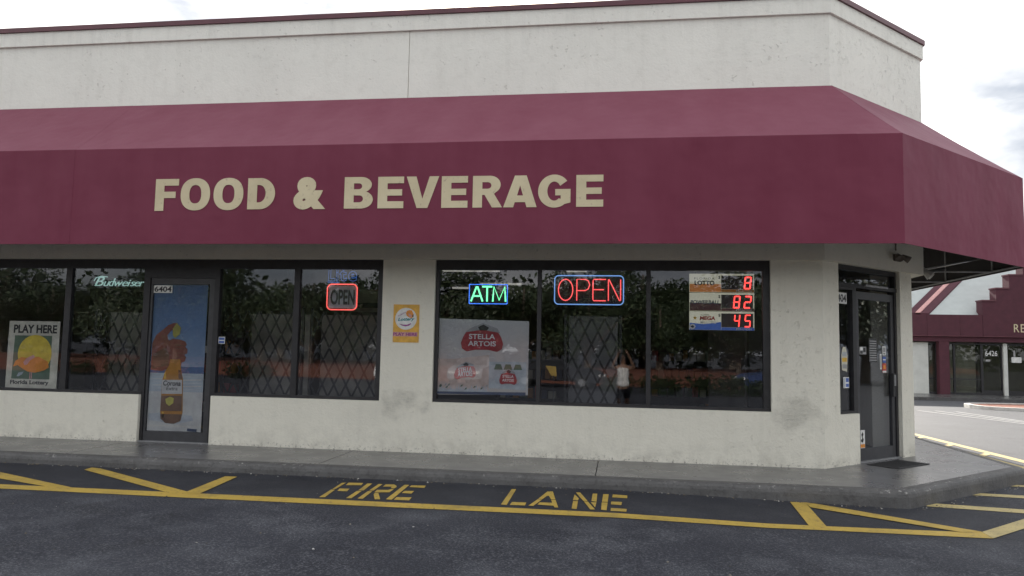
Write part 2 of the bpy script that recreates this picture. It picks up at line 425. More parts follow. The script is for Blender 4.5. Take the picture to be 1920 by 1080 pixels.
class Frame:
    """a wall plane: s along it, d into the building, z up"""
    def __init__(self, o, u, inn):
        self.o, self.u, self.i = Vector(o), Vector(u).normalized(), Vector(inn).normalized()
    def p(self, s, d, z):
        return self.o + self.u * s + self.i * d + Vector((0, 0, z))
FRONT = Frame((0, 0, 0), (1, 0, 0), (0, 1, 0))
CH = Frame((2.33, 0, 0), (1, 1, 0), (-1, 1, 0))
FAR = Frame((0, 26.5, 0), (1, 0, 0), (0, 1, 0))
def boxv(fr, s0, s1, d0, d1, z0, z1):
    return [fr.p(s0, d0, z0), fr.p(s1, d0, z0), fr.p(s1, d1, z0), fr.p(s0, d1, z0),
            fr.p(s0, d0, z1), fr.p(s1, d0, z1), fr.p(s1, d1, z1), fr.p(s0, d1, z1)]
def fbox(name, fr, s0, s1, d0, d1, z0, z1, mat, parent=None, bevel=0.0):
    o = mobj(name, boxv(fr, s0, s1, d0, d1, z0, z1), BOXF, mat, parent)
    if bevel:
        bm = bmesh.new(); bm.from_mesh(o.data)
        bmesh.ops.bevel(bm, geom=list(bm.edges), offset=bevel, segments=2, affect='EDGES', profile=0.6)
        bm.to_mesh(o.data); bm.free()
    return o
def multi_box(name, fr, boxes, mat, parent=None):
    vs, fs = [], []
    for b in boxes:
        k = len(vs)
        vs += boxv(fr, *b)
        fs += [tuple(i + k for i in f) for f in BOXF]
    return mobj(name, vs, fs, mat, parent)
def fpoly(name, fr, pts, d, mat, parent=None, th=0.0012):
    """flat shape (s,z) with its face at depth d and a little thickness behind it"""
    k = len(pts)
    vs = [fr.p(s, d, z) for s, z in pts] + [fr.p(s, d + th, z) for s, z in pts]
    area = sum(pts[i][0] * pts[(i + 1) % k][1] - pts[(i + 1) % k][0] * pts[i][1] for i in range(k))
    idx = list(range(k))
    if area < 0: idx.reverse()
    fs = [tuple(idx), tuple(i + k for i in reversed(idx))]
    for a in range(k):
        i, j = idx[a], idx[(a + 1) % k]
        fs.append((i, i + k, j + k, j))
    return mobj(name, vs, fs, mat, parent)
def ell(cx, cz, rx, rz, nseg=28, a0=0, a1=2 * math.pi):
    return [(cx + rx * math.cos(a0 + (a1 - a0) * i / nseg), cz + rz * math.sin(a0 + (a1 - a0) * i / nseg)) for i in range(nseg)]
def tube_geo(pts, r, closed=False, sides=8, r1=None):
    pts = [Vector(p) for p in pts]
    vs, fs = [], []
    m = len(pts)
    prev = None
    for i, p in enumerate(pts):
        a = pts[(i - 1) % m] if (closed or i > 0) else p
        b = pts[(i + 1) % m] if (closed or i < m - 1) else p
        t = (b - a).normalized()
        if prev is None:
            ref = Vector((0, 0, 1)) if abs(t.z) < 0.9 else Vector((1, 0, 0))
            nx = t.cross(ref).normalized()
        else:
            nx = (prev - t * prev.dot(t)).normalized()
        prev = nx
        ny = t.cross(nx)
        rr = r if r1 is None else r + (r1 - r) * i / max(1, m - 1)
        for k in range(sides):
            an = 2 * math.pi * k / sides
            vs.append(p + nx * (rr * math.cos(an)) + ny * (rr * math.sin(an)))
    rng = m if closed else m - 1
    for i in range(rng):
        for k in range(sides):
            j = (i + 1) % m; l = (k + 1) % sides
            fs.append((i * sides + k, i * sides + l, j * sides + l, j * sides + k))
    if not closed:
        fs.append(tuple(range(sides - 1, -1, -1)))
        fs.append(tuple((m - 1) * sides + k for k in range(sides)))
    return vs, fs
def tube(name, pts, r, mat, parent=None, closed=False, sides=8, r1=None):
    vs, fs = tube_geo(pts, r, closed, sides, r1)
    return mobj(name, vs, fs, mat, parent, True)
def tubes(name, lines, r, mat, parent=None, sides=8):
    vs, fs = [], []
    for pts in lines:
        v, f = tube_geo(pts, r, False, sides)
        k = len(vs); vs += v; fs += [tuple(i + k for i in q) for q in f]
    return mobj(name, vs, fs, mat, parent, True)

def text_mesh(s, offset=0.0, shear=0.0, extrude=0.0, res=5, outline=0.0, spacing=1.0):
    cu = bpy.data.curves.new('t', 'FONT')
    cu.body = s; cu.offset = offset; cu.shear = shear; cu.extrude = extrude; cu.resolution_u = res
    cu.space_character = spacing
    if outline:
        cu.fill_mode = 'NONE'; cu.bevel_depth = outline; cu.bevel_resolution = 1
    o = bpy.data.objects.new('t', cu)
    COL.objects.link(o)
    dg = bpy.context.evaluated_depsgraph_get()
    me = bpy.data.meshes.new_from_object(o.evaluated_get(dg))
    vs = [v.co.copy() for v in me.vertices]; fs = [tuple(p.vertices) for p in me.polygons]
    bpy.data.objects.remove(o); bpy.data.curves.remove(cu); bpy.data.meshes.remove(me)
    return vs, fs
def letters(name, fr, s0, s1, z0, z1, d, s, mat, parent=None, offset=0.0, shear=0.0, th=0.001, outline=0.0, arch=0.0, spacing=1.0, tilt=0.0):
    """lettering fitted into the box s0..s1, z0..z1 of a wall plane"""
    vs, fs = text_mesh(s, offset, shear, 0.5 if not outline else 0.0, outline=outline, spacing=spacing)
    x0 = min(v.x for v in vs); x1 = max(v.x for v in vs); y0 = min(v.y for v in vs); y1 = max(v.y for v in vs)
    sx = (s1 - s0) / (x1 - x0); sz = (z1 - z0) / (y1 - y0)
    out = []
    for v in vs:
        ss = s0 + (v.x - x0) * sx; zz = z0 + (v.y - y0) * sz
        t = (v.x - x0) / (x1 - x0)
        zz += arch * 4 * t * (1 - t) + tilt * (t - 0.5)
        dd = d + (0.5 - v.z) * th if not outline else d - v.z * sx
        out.append(fr.p(ss, dd, zz))
    return mobj(name, out, fs, mat, parent)

# ------------------------------------------------------------------ ground
def zg(x, y):
    a = 0 if x < 0 else (-.02 * x if x < 3 else -.06)
    if y < -3.2: b = -.11 - .035 * (-3.2 - max(y, -14))
    elif y < 2: b = -.11
    elif y < 23: b = -.11 - .012 * (y - 2)
    else: b = -.11 - .012 * 21
    return a + b
xs = [-600, -150, -60, -30, -16, -12, -8, -6, -4, -2, 0, 1, 2, 3, 4, 5, 6, 8, 12, 20, 40, 100, 600]
ys = [-600, -150, -60, -40, -25, -14, -10, -7, -5, -3.2, -2, -1, 0, 1, 2, 4, 8, 12, 16, 20, 23, 27, 35, 60, 150, 900]
gv = [(x, y, zg(x, y)) for y in ys for x in xs]
nx_ = len(xs)
gf = [(j * nx_ + i, j * nx_ + i + 1, (j + 1) * nx_ + i + 1, (j + 1) * nx_ + i) for j in range(len(ys) - 1) for i in range(nx_ - 1)]
ground = tag(mobj('ground', gv, gf, 'asphalt'), kind='structure')

def ground_poly(name, polys, mat, lift=0.004, parent=None, step=0.22):
    vs, fs = [], []
    for pts in polys:
        bm = bmesh.new()
        bv = [bm.verts.new((x, y, 0)) for x, y in pts]
        f = bm.faces.new(bv)
        if f.normal.z < 0 or sum(pts[i][0] * pts[(i + 1) % len(pts)][1] - pts[(i + 1) % len(pts)][0] * pts[i][1] for i in range(len(pts))) < 0:
            f.normal_flip()
        for axis, no in ((0, (1, 0, 0)), (1, (0, 1, 0))):
            lo = min(p[axis] for p in pts); hi = max(p[axis] for p in pts)
            k = math.ceil(lo / step)
            while k * step < hi:
                co = [0, 0, 0]; co[axis] = k * step
                bmesh.ops.bisect_plane(bm, geom=list(bm.verts) + list(bm.edges) + list(bm.faces), plane_co=co, plane_no=no)
                k += 1
        bm.verts.index_update()
        b0 = len(vs)
        vs += [(v.co.x, v.co.y, zg(v.co.x, v.co.y) + lift) for v in bm.verts]
        fs += [tuple(v.index + b0 for v in q.verts) for q in bm.faces]
        bm.free()
    return mobj(name, vs, fs, mat, parent if parent else ground)

LETTERS = {
 'F1': [[(-2.792, -1.971), (-2.823, -1.628), (-2.788, -1.607), (-2.761, -1.956)], [(-2.759, -2.386), (-2.792, -2.007), (-2.754, -1.998), (-2.707, -2.374)], [(-2.762, -1.6), (-2.613, -1.582), (-2.587, -1.713), (-2.742, -1.741)], [(-2.734, -1.927), (-2.636, -1.914), (-2.612, -2.052), (-2.71, -2.051)]],
 'I1': [[(-2.525, -1.976), (-2.562, -1.601), (-2.513, -1.588), (-2.473, -1.974)], [(-2.503, -2.372), (-2.528, -2.006), (-2.482, -2.001), (-2.453, -2.366)]],
 'R1': [[(-2.422, -1.961), (-2.442, -1.598), (-2.4, -1.599), (-2.379, -1.958)], [(-2.397, -2.362), (-2.421, -1.993), (-2.377, -1.993), (-2.346, -2.362)], [(-2.368, -1.598), (-2.284, -1.585), (-2.242, -1.644), (-2.215, -1.721), (-2.219, -1.797), (-2.254, -1.791), (-2.271, -1.709), (-2.354, -1.73)], [(-2.359, -1.906), (-2.252, -1.89), (-2.237, -1.839), (-2.209, -1.831), (-2.203, -2.002), (-2.34, -2.043)], [(-2.326, -2.068), (-2.295, -2.06), (-2.183, -2.348), (-2.232, -2.36), (-2.317, -2.134)]],
 'E1': [[(-2.134, -2.336), (-2.176, -1.581), (-2.126, -1.568), (-2.075, -2.344)], [(-2.1, -1.589), (-1.953, -1.57), (-1.937, -1.692), (-2.093, -1.69)], [(-2.082, -1.894), (-1.991, -1.878), (-1.98, -2.016), (-2.079, -2.006)], [(-2.067, -2.213), (-1.927, -2.195), (-1.913, -2.336), (-2.057, -2.339)]],
 'L2': [[(-1.073, -1.546), (-1.028, -1.535), (-1.008, -2.323), (-1.062, -2.318)], [(-0.978, -2.184), (-0.846, -2.177), (-0.843, -2.311), (-0.981, -2.316)]],
 'A2': [[(-0.759, -1.981), (-0.709, -1.584), (-0.656, -1.57), (-0.597, -1.968), (-0.636, -1.978), (-0.674, -1.805), (-0.691, -1.809), (-0.719, -1.979)], [(-0.761, -1.997), (-0.719, -1.998), (-0.767, -2.31), (-0.812, -2.311)], [(-0.634, -2.003), (-0.593, -1.993), (-0.54, -2.331), (-0.574, -2.333), (-0.589, -2.257), (-0.737, -2.247), (-0.728, -2.137), (-0.613, -2.131)]],
 'N2': [[(-0.433, -1.673), (-0.381, -1.877), (-0.387, -1.966), (-0.433, -1.954)], [(-0.428, -2.002), (-0.383, -2.002), (-0.376, -2.353), (-0.421, -2.344)], [(-0.428, -1.568), (-0.386, -1.558), (-0.293, -1.98), (-0.336, -1.968)], [(-0.329, -1.996), (-0.289, -2.005), (-0.213, -2.338), (-0.256, -2.341)], [(-0.261, -1.589), (-0.217, -1.578), (-0.211, -1.986), (-0.26, -1.961)], [(-0.263, -2.024), (-0.211, -2.012), (-0.216, -2.247)]],
 'E2': [[(-0.158, -1.592), (-0.105, -1.579), (-0.108, -1.969), (-0.161, -1.974)], [(-0.163, -2.0), (-0.108, -1.998), (-0.112, -2.347), (-0.16, -2.335)], [(-0.065, -1.581), (0.076, -1.599), (0.073, -1.739), (-0.07, -1.735)], [(-0.076, -1.942), (0.025, -1.937), (0.017, -2.085), (-0.078, -2.074)], [(-0.076, -2.238), (0.065, -2.241), (0.061, -2.359), (-0.076, -2.362)]],
}
for k, polys in LETTERS.items():
    ground_poly('painted_letter', polys, 'yellow_paint')
# long fire lane line and the bars that run from it to the kerb
ground_poly('painted_line', [[(-15, -2.56), (-5.96, -2.51), (-0.94, -2.44), (1.24, -2.443), (2.0, -2.352), (2.88, -2.236), (3.03, -2.172), (3.017, -2.416), (1.684, -2.546), (1.213, -2.607), (-0.914, -2.635), (-3.893, -2.69), (-15, -2.74)]], 'yellow_paint')
ground_poly('painted_bar', [[(-5.791, -1.56), (-5.808, -1.411), (-5.69, -1.437), (-3.971, -2.478), (-4.143, -2.547)]], 'yellow_paint', 0.0055)
ground_poly('painted_bar', [[(-4.136, -1.57), (-4.001, -1.569), (-3.878, -2.522), (-4.041, -2.495)]], 'yellow_paint', 0.007)
ground_poly('painted_bar', [[(-7.6, -1.42), (-7.45, -1.40), (-6.497, -1.915), (-5.198, -2.5), (-5.386, -2.54), (-6.3, -2.21)]], 'yellow_paint', 0.0055)
ground_poly('painted_bar', [[(1.648, -1.375), (1.795, -1.345), (1.724, -2.42), (1.58, -2.43)]], 'yellow_paint', 0.0055)
ground_poly('painted_bar', [[(1.79, -1.345), (1.93, -1.42), (3.03, -2.19), (2.836, -2.26), (1.788, -1.595)]], 'yellow_paint', 0.007)
ground_poly('painted_line', [[(3.03, -2.19), (3.017, -2.416), (5.8, 0.37), (5.8, 0.62)]], 'yellow_paint_glare', 0.0055)
ground_poly('painted_bar', [[(3.105, -0.94), (2.985, -1.12), (3.9, -1.27), (4.1, -1.09)]], 'yellow_paint_glare')
ground_poly('painted_bar', [[(3.80, -0.2), (3.70, -0.35), (4.75, -0.47), (4.95, -0.28)]], 'yellow_paint_glare')
ground_poly('painted_bar', [[(4.52, 0.50), (4.42, 0.37), (5.55, 0.27), (5.72, 0.47)]], 'yellow_paint_glare')
# side lane, lot lines
ground_poly('painted_line', [[(5.68, 1.2), (5.84, 1.2), (5.84, 14), (5.68, 14)]], 'yellow_paint_glare', 0.004, step=1.0)
ground_poly('painted_line', [[(5.34, 1.2), (5.46, 1.2), (5.46, 14), (5.34, 14)]], 'yellow_paint_glare', 0.004, step=1.0)
for yy in (2.0, 3.3, 4.6, 5.9):
    ground_poly('painted_bar', [[(5.46, yy), (5.68, yy + .3), (5.68, yy + .48), (5.46, yy + .18)]], 'yellow_paint_glare', 0.0055)
for a, b in (((8.95, 15.7), (9.34, 13.2)), ((9.5, 15.8), (9.86, 12.2)), ((10.0, 15.6), (10.16, 11.2))):
    dx, dy = b[0] - a[0], b[1] - a[1]
    ground_poly('painted_line', [[a, (a[0] + .1, a[1]), (b[0] + .1 + dx, b[1] + dy), (b[0] + dx, b[1] + dy)]], 'white_lane_paint', 0.005, step=1.0)

# ------------------------------------------------------------------ walk with rounded kerb, one slab at a time
walk = tag(thing('sidewalk', None, None, (0, -0.6, 0)), kind='structure')
PROF = [(-0.03, -0.45), (-0.012, -0.06), (-0.004, -0.03), (0.008, -0.010), (0.028, -0.001), (0.045, 0.0), (0.13, 0.0005), (0.13, -0.45)]
def walk_kerb(outer):
    vs, fs = [], []
    m = len(PROF)
    pts = []
    for (a, ma), (b, mb) in zip(outer[:-1], outer[1:]):
        k = max(1, int((Vector(b) - Vector(a)).length / 0.12))
        for i in range(k):
            t_ = i / k
            mm = ma if i == 0 else None
            pts.append((a[0] + (b[0] - a[0]) * t_, a[1] + (b[1] - a[1]) * t_, mm, (a, b)))
    pts.append((*outer[-1][0], outer[-1][1], None))
    rk = random.Random(3)
    for x, y, mm, ab in pts:
        if mm is None:
            d_ = (Vector(ab[1]) - Vector(ab[0])).normalized(); mm = (-d_.y, d_.x)
        jit = rk.uniform(-0.005, 0.005); jz = rk.uniform(-0.004, 0.0)
        for q, (off, z) in enumerate(PROF):
            w_ = 1.0 if q in (1, 2, 3, 4) else 0.0
            vs.append((x + mm[0] * (off + jit * w_), y + mm[1] * (off + jit * w_), z + jz * w_))
    for i in range(len(pts) - 1):
        for k in range(m):
            l = (k + 1) % m
            fs.append((i * m + l, (i + 1) * m + l, (i + 1) * m + k, i * m + k))
    fs.append(tuple(reversed(range(m)))); fs.append(tuple((len(pts) - 1) * m + k for k in range(m)))
    o = mobj('kerb', vs, fs, 'kerb_concrete', walk)
    bm = bmesh.new(); bm.from_mesh(o.data); bmesh.ops.recalc_face_normals(bm, faces=bm.faces); bm.to_mesh(o.data); bm.free()
t = math.tan(R(22.5))
CK = (2.76, -1.3); CK2 = (4.80, 0.74)
g = 0.005
walk_kerb([((-15.5, -1.3), (0, 1)), (CK, (-t, 1)), (CK2, (-1, t)), ((4.80, 14.5), (-1, 0))])
joints = [-15.5, -12.43, -9.38, -6.33, -3.28, -0.25]
KY = -1.3 + 0.132
for a, b in zip(joints[:-1], joints[1:]):
    mobj('slab', boxv(FRONT, a + g, b - g, KY, 0.2, -0.3, 0.0), BOXF, 'walk_concrete', walk)
def slab_poly(poly):
    k = len(poly)
    vs = [(x, y, -0.3) for x, y in poly] + [(x, y, 0.0) for x, y in poly]
    mobj('slab', vs, [tuple(reversed(range(k))), tuple(range(k, 2 * k))] + [(i, (i + 1) % k, (i + 1) % k + k, i + k) for i in range(k)], 'walk_concrete', walk)
c1x, c1y = CK[0] - t * 0.132, KY
c2x, c2y = CK2[0] - 0.132, CK2[1] + t * 0.132
slab_poly([(-0.25 + g, KY), (c1x, c1y), (c2x, c2y), (c2x, 4.2 - g), (3.7, 4.2 - g), (3.7, 1.7), (2.2, 0.2), (-0.25 + g, 0.2)])
for a, b in ((4.2, 7.2), (7.2, 10.2), (10.2, 14.5)):
    slab_poly([(3.7, a + g), (c2x, a + g), (c2x, b - g), (3.7, b - g)])
mobj('joint_filler', [(-15.4, -1.2, -0.02), (2.7, -1.2, -0.02), (4.65, 0.78, -0.02), (4.65, 14, -0.02), (3.72, 14, -0.02), (3.72, 1.7, -0.02), (2.2, 0.19, -0.02), (-15.4, 0.19, -0.02)], [tuple(range(8))], 'black_rubber', walk)

# grit, leaf scraps and pale chips that collect along the kerb
gr = random.Random(21)
gv_, gf_ = [], []
for _ in range(520):
    u_ = gr.random()
    if u_ < 0.72:
        x = gr.uniform(-8.5, 2.7); y = -1.335 - abs(gr.gauss(0, 0.05))
    elif u_ < 0.86:
        t_ = gr.random(); x = 2.8 + 2.0 * t_ + abs(gr.gauss(0, .05)); y = -1.33 + 2.0 * t_ - abs(gr.gauss(0, .05))
    else:
        x = gr.uniform(-7, 4); y = gr.uniform(-4.4, -1.5)
    z = zg(x, y) + 0.004
    a_ = gr.uniform(0, 6.28); r_ = gr.uniform(0.004, 0.013); h_ = r_ * gr.uniform(0.3, 0.8)
    k = len(gv_)
    for q in range(4):
        rr = r_ * gr.uniform(0.6, 1.2)
        gv_.append((x + rr * math.cos(a_ + q * 1.57), y + rr * math.sin(a_ + q * 1.57), z))
    gv_.append((x, y, z + h_))
    gf_ += [(k, k + 1, k + 4), (k + 1, k + 2, k + 4), (k + 2, k + 3, k + 4), (k + 3, k, k + 4), (k + 3, k + 2, k + 1, k)]
n = NT('grit'); rnd = n.node('NewGeometry').outputs['Random Per Island']
n.bsdf(n.ramp(rnd, [(0.0, (0.06, 0.055, 0.05)), (0.45, (0.16, 0.13, 0.09)), (0.8, (0.30, 0.28, 0.25)), (1.0, (0.5, 0.49, 0.47))]), 0.9)
tag(mobj('gutter_grit', gv_, gf_, 'grit'), 'loose grit and leaf scraps along the foot of the kerb', 'grit', kind='stuff')

# ------------------------------------------------------------------ the store
XL = -15.0
store = thing('store_building', 'cream stucco corner store with maroon awning and dark framed windows', 'building', (-5, 4, 0))
WT = 0.25
# lower wall pieces
multi_box('wall', FRONT, [
    (XL, -6.25, 0, WT, -0.3, 0.61), (-5.24, -2.985, 0, WT, -0.3, 0.62), (-2.985, -2.31, 0, WT, -0.3, 2.40),
    (-2.31, 1.742, 0, WT, -0.3, 0.625), (1.742, 2.2265, 0, WT, -0.3, 2.40)], 'stucco', store)
def prism(name, poly, z0, z1, mat, parent):
    k = len(poly)
    if sum(poly[i][0] * poly[(i + 1) % k][1] - poly[(i + 1) % k][0] * poly[i][1] for i in range(k)) < 0: poly = poly[::-1]
    vs = [(x, y, z0) for x, y in poly] + [(x, y, z1) for x, y in poly]
    fs = [tuple(reversed(range(k))), tuple(range(k, 2 * k))] + [(i, (i + 1) % k, (i + 1) % k + k, i + k) for i in range(k)]
    return mobj(name, vs, fs, mat, parent)
def chp(s, d): v = CH.p(s, d, 0); return (v.x, v.y)
corner_in = (2.33 - WT * t, WT)
prism('corner_pier', [(2.2265, 0), (2.33, 0), chp(0.335, 0), chp(0.335, WT), (2.2265, WT)], -0.3, 2.40, 'stucco', store)
fbox('sidelight_wall', CH, 0.335, 0.765, 0, WT, -0.3, 0.60, 'stucco', store)
e = chp(2.13, 0)
prism('corner_column', [chp(1.815, 0), e, (e[0], e[1] + 0.45), chp(1.815, 0.40)], -0.3, 2.40, 'stucco', store)
fbox('side_wall', FRONT, e[0] - 0.25, e[0], e[1] + 0.45, 15, -0.3, 2.40, 'stucco', store)
# header, a little proud of the wall
hp = 0.035
H1 = (2.33 + hp * t, -hp)
he = (4.06, 4.06 - (2.33 + hp * t + hp))
prism('header_beam', [(XL, -hp), H1, he, (4.06, 15), (3.55, 15), (3.55, he[1] + 0.2), (2.25, 0.3), (XL, 0.3)], 2.402, 4.40, 'stucco', store)
# parapet: two panels meeting at a joint, cornice, metal cap
pp = 0.08
P1 = (2.42, -pp); P2 = (4.02, 4.02 - (2.42 + pp))
JX = -2.71
prism('parapet_panel', [(XL, -pp), (JX - 0.004, -pp), (JX - 0.004, 0.2), (XL, 0.2)], 4.405, 5.34, 'stucco_upper', store)
prism('parapet_panel', [(JX + 0.004, -pp), P1, P2, (P2[0], 15), (P2[0] - 0.28, 15), (P2[0] - 0.28, P2[1] + 0.12), (P1[0] - 0.12, 0.2), (JX + 0.004, 0.2)], 4.405, 5.34, 'stucco_upper', store)
fbox('joint_seal', FRONT, JX - 0.03, JX + 0.03, -pp + 0.02, 0.18, 4.41, 5.33, 'stucco', store)
def ring(off):
    return [(XL, -pp - off), (P1[0] + off * t, -pp - off), (P2[0] + off, P2[1] + off * (1 - math.sqrt(2)) + off * 0), (P2[0] + off, 15),
            (P2[0] - 0.30, 15), (P2[0] - 0.30, P2[1] + 0.13), (P1[0] - 0.13, 0.22), (XL, 0.22)]
prism('cornice', ring(0.035), 5.342, 5.535, 'stucco_upper', store)
prism('parapet_cap', ring(0.06), 5.537, 5.60, 'maroon_metal', store)
# roof, rear wall, far left wall and interior shell
prism('roof', [(XL, 0.21), (2.28, 0.21), (3.73, 1.66), (3.73, 15), (XL, 15)], 4.6, 4.75, 'board_grey', store)
fbox('rear_wall', FRONT, XL, 4.0, 15.0, 15.25, -0.3, 5.3, 'stucco', store)
fbox('end_wall', FRONT, XL - 0.25, XL, 0, 15.2, -0.3, 5.3, 'stucco', store)
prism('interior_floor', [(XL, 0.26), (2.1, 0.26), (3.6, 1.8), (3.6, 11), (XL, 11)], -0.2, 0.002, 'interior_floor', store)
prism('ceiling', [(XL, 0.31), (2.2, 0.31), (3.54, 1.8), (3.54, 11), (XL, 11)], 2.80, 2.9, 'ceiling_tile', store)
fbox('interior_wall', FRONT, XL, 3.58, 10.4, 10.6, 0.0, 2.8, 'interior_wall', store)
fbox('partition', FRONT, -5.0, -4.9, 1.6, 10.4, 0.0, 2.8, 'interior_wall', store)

# windows ------------------------------------------------------------
FD0, FD1 = 0.05, 0.14      # frame depth
def window(fr, s0, s1, z0, z1, mulls, label=None, head=0.12, sill=0.035, jl=0.05, jr=0.05, glass='window_glass', frame='dark_bronze', d0=FD0, d1=FD1, host=None):
    w = emp('window', host or store, fr.p((s0 + s1) / 2, d0, z0))
    if label: w['label'] = label
    fbox('frame_head', fr, s0, s1, d0, d1, z1 - head, z1, frame, w)
    fbox('frame_sill', fr, s0, s1, d0 - 0.01, d1, z0, z0 + sill, frame, w)
    fbox('frame_jamb', fr, s0, s0 + jl, d0, d1, z0 + sill, z1 - head, frame, w)
    fbox('frame_jamb', fr, s1 - jr, s1, d0, d1, z0 + sill, z1 - head, frame, w)
    edges = [s0 + jl]
    for a, b in mulls:
        fbox('mullion', fr, a, b, d0 + 0.003, d1, z0 + sill, z1 - head, frame, w)
        edges += [a, b]
    edges.append(s1 - jr)
    for a, b in zip(edges[::2], edges[1::2]):
        fbox('pane', fr, a - 0.004, b + 0.004, 0.082, 0.088, z0 + sill - 0.004, z1 - head + 0.004, glass, w)
    return w
window(FRONT, XL, -6.25, 0.612, 2.40, [(-12.2, -12.1), (-10.6, -10.5), (-9.0, -8.92), (-7.455, -7.367)])
window(FRONT, -5.24, -2.985, 0.622, 2.40, [(-4.19, -4.113)], jl=0.02, jr=0.075)
window(FRONT, -2.31, 1.742, 0.627, 2.40, [(-1.022, -0.972), (0.303, 0.357)], jl=0.045, jr=0.08)
window(CH, 0.335, 0.765, 0.602, 2.13, [], head=0.03, sill=0.03, jl=0.03, jr=0.03)
window(CH, 0.335, 1.815, 2.132, 2.40, [], head=0.06, sill=0.05, jl=0.04, jr=0.04)

def door(fr, a, b, z1, top, bot, stl, st_r, jl, jr, label, handle_s, hz, d0=0.055):
    dr = emp('door', store, fr.p((a + b) / 2, 0.06, 0))
    dr['label'] = label
    fbox('frame_jamb', fr, a, a + jl, FD0, FD1, 0.0, z1, 'dark_bronze', dr)
    fbox('frame_jamb', fr, b - jr, b, FD0, FD1, 0.0, z1, 'dark_bronze', dr)
    l0, l1 = a + jl + 0.004, b - jr - 0.004
    zt = top[1]
    fbox('stile', fr, l0, l0 + stl, 0.065, 0.108, 0.012, zt, 'dark_bronze_light', dr)
    fbox('stile', fr, l1 - st_r, l1, 0.065, 0.108, 0.012, zt, 'dark_bronze_light', dr)
    fbox('top_rail', fr, l0 + stl, l1 - st_r, 0.066, 0.107, top[0], zt, 'dark_bronze_light', dr)
    fbox('bottom_rail', fr, l0 + stl, l1 - st_r, 0.066, 0.107, 0.012, bot, 'dark_bronze_light', dr)
    fbox('pane', fr, l0 + stl - 0.004, l1 - st_r + 0.004, 0.082, 0.088, bot - 0.004, top[0] + 0.004, 'window_glass', dr)
    fbox('threshold', fr, a, b, 0.02, 0.15, 0.001, 0.012, 'galvanised', dr)
    return dr
d1_ = door(FRONT, -6.25, -5.24, 2.402, (2.07, 2.15), 0.135, 0.03, 0.07, 0.04, 0.05, 'dark framed glass door under the house number', -5.4, 1.0)
fbox('frame_head', FRONT, -6.21, -5.29, FD0, FD1, 2.154, 2.40, 'dark_bronze', d1_)
d2_ = door(CH, 0.765, 1.815, 2.132, (2.0, 2.095), 0.155, 0.07, 0.075, 0.055, 0.05, 'dark glass corner door covered in stickers', 1.66, 0.95)
pl = fbox('pull_handle', CH, 1.64, 1.70, 0.02, 0.062, 0.78, 1.08, 'black_rubber', d2_, 0.006)
for k in range(3):
    fbox('handle_rib', CH, 1.655 + k * 0.014, 1.663 + k * 0.014, 0.012, 0.022, 0.92, 1.06, 'steel_bright', d2_)
fbox('closer_arm', CH, 1.0, 1.55, 0.02, 0.05, 2.16, 2.185, 'galvanised', d2_)

# ------------------------------------------------------------------ awning
awning = thing('awning', 'long maroon fabric awning with FOOD & BEVERAGE lettering over the windows', 'awning', (-5, -0.6, 2.44))
AY, AZ0, AZ1, AZT = -1.1, 2.445, 3.59, 4.465
A1 = Vector((2.855, AY)); A2 = Vector((5.055, 1.10)); AEND = 13.5
def sheet(name, a0, a1, b0, b1, mat, th, nrm, nu=10, nv=5, parent=None, sag=0.0):
    """fabric panel between edge a0-a1 (bottom) and b0-b1 (top), with thickness"""
    a0, a1, b0, b1 = map(Vector, (a0, a1, b0, b1)); nrm = Vector(nrm).normalized()
    vs, fs = [], []
    for layer in (0, 1):
        for j in range(nv + 1):
            for i in range(nu + 1):
                u, v = i / nu, j / nv
                p = (a0.lerp(a1, u)).lerp(b0.lerp(b1, u), v)
                p = p - nrm * (sag * 4 * v * (1 - v)) - nrm * (th * layer)
                vs.append(p)
    N = (nu + 1) * (nv + 1)
    for j in range(nv):
        for i in range(nu):
            q = (j * (nu + 1) + i, j * (nu + 1) + i + 1, (j + 1) * (nu + 1) + i + 1, (j + 1) * (nu + 1) + i)
            fs.append(q); fs.append(tuple(k + N for k in reversed(q)))
    bd = [j * (nu + 1) for j in range(nv + 1)], [j * (nu + 1) + nu for j in range(nv + 1)], list(range(nu + 1)), [nv * (nu + 1) + i for i in range(nu + 1)]
    for e_ in bd:
        for i, j in zip(e_[:-1], e_[1:]):
            fs.append((i, j, j + N, i + N))
    o = mobj(name, vs, fs, mat, parent or awning)
    o.data.materials.append(MAT['awning_inner_shade'])
    for f_ in o.data.polygons:
        if all(i >= N for i in f_.vertices): f_.material_index = 1
    bm = bmesh.new(); bm.from_mesh(o.data); bmesh.ops.recalc_face_normals(bm, faces=bm.faces); bm.to_mesh(o.data); bm.free()
    return o
WY = -pp - 0.004
segs = [(XL, -10.6), (-10.6, -6.52), (-6.52, -2.05), (-2.05, 2.41), (2.41, 2.855)]
for k, (a, b) in enumerate(segs):
    q = 0.0015 * (k % 2)
    sheet('valance_panel', (a, AY - q, AZ0), (b, AY - q, AZ0), (a, AY - q, AZ1), (b, AY - q, AZ1), 'awning_valance', 0.012, (0, -1, 0))
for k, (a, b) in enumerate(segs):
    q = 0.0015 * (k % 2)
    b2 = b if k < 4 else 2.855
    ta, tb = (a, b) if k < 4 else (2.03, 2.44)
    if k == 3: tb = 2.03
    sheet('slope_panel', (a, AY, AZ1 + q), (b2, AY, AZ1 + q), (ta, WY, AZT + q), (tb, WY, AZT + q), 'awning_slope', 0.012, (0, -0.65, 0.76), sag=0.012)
i1, i2 = Vector((2.44, WY)), Vector((P2[0] + 0.004, P2[1] + 0.0))
nch = Vector((1, -1, 0)).normalized()
sheet('valance_panel', (*A1, AZ0), (*A2, AZ0), (*A1, AZ1), (*A2, AZ1), 'awning_valance', 0.012, nch)
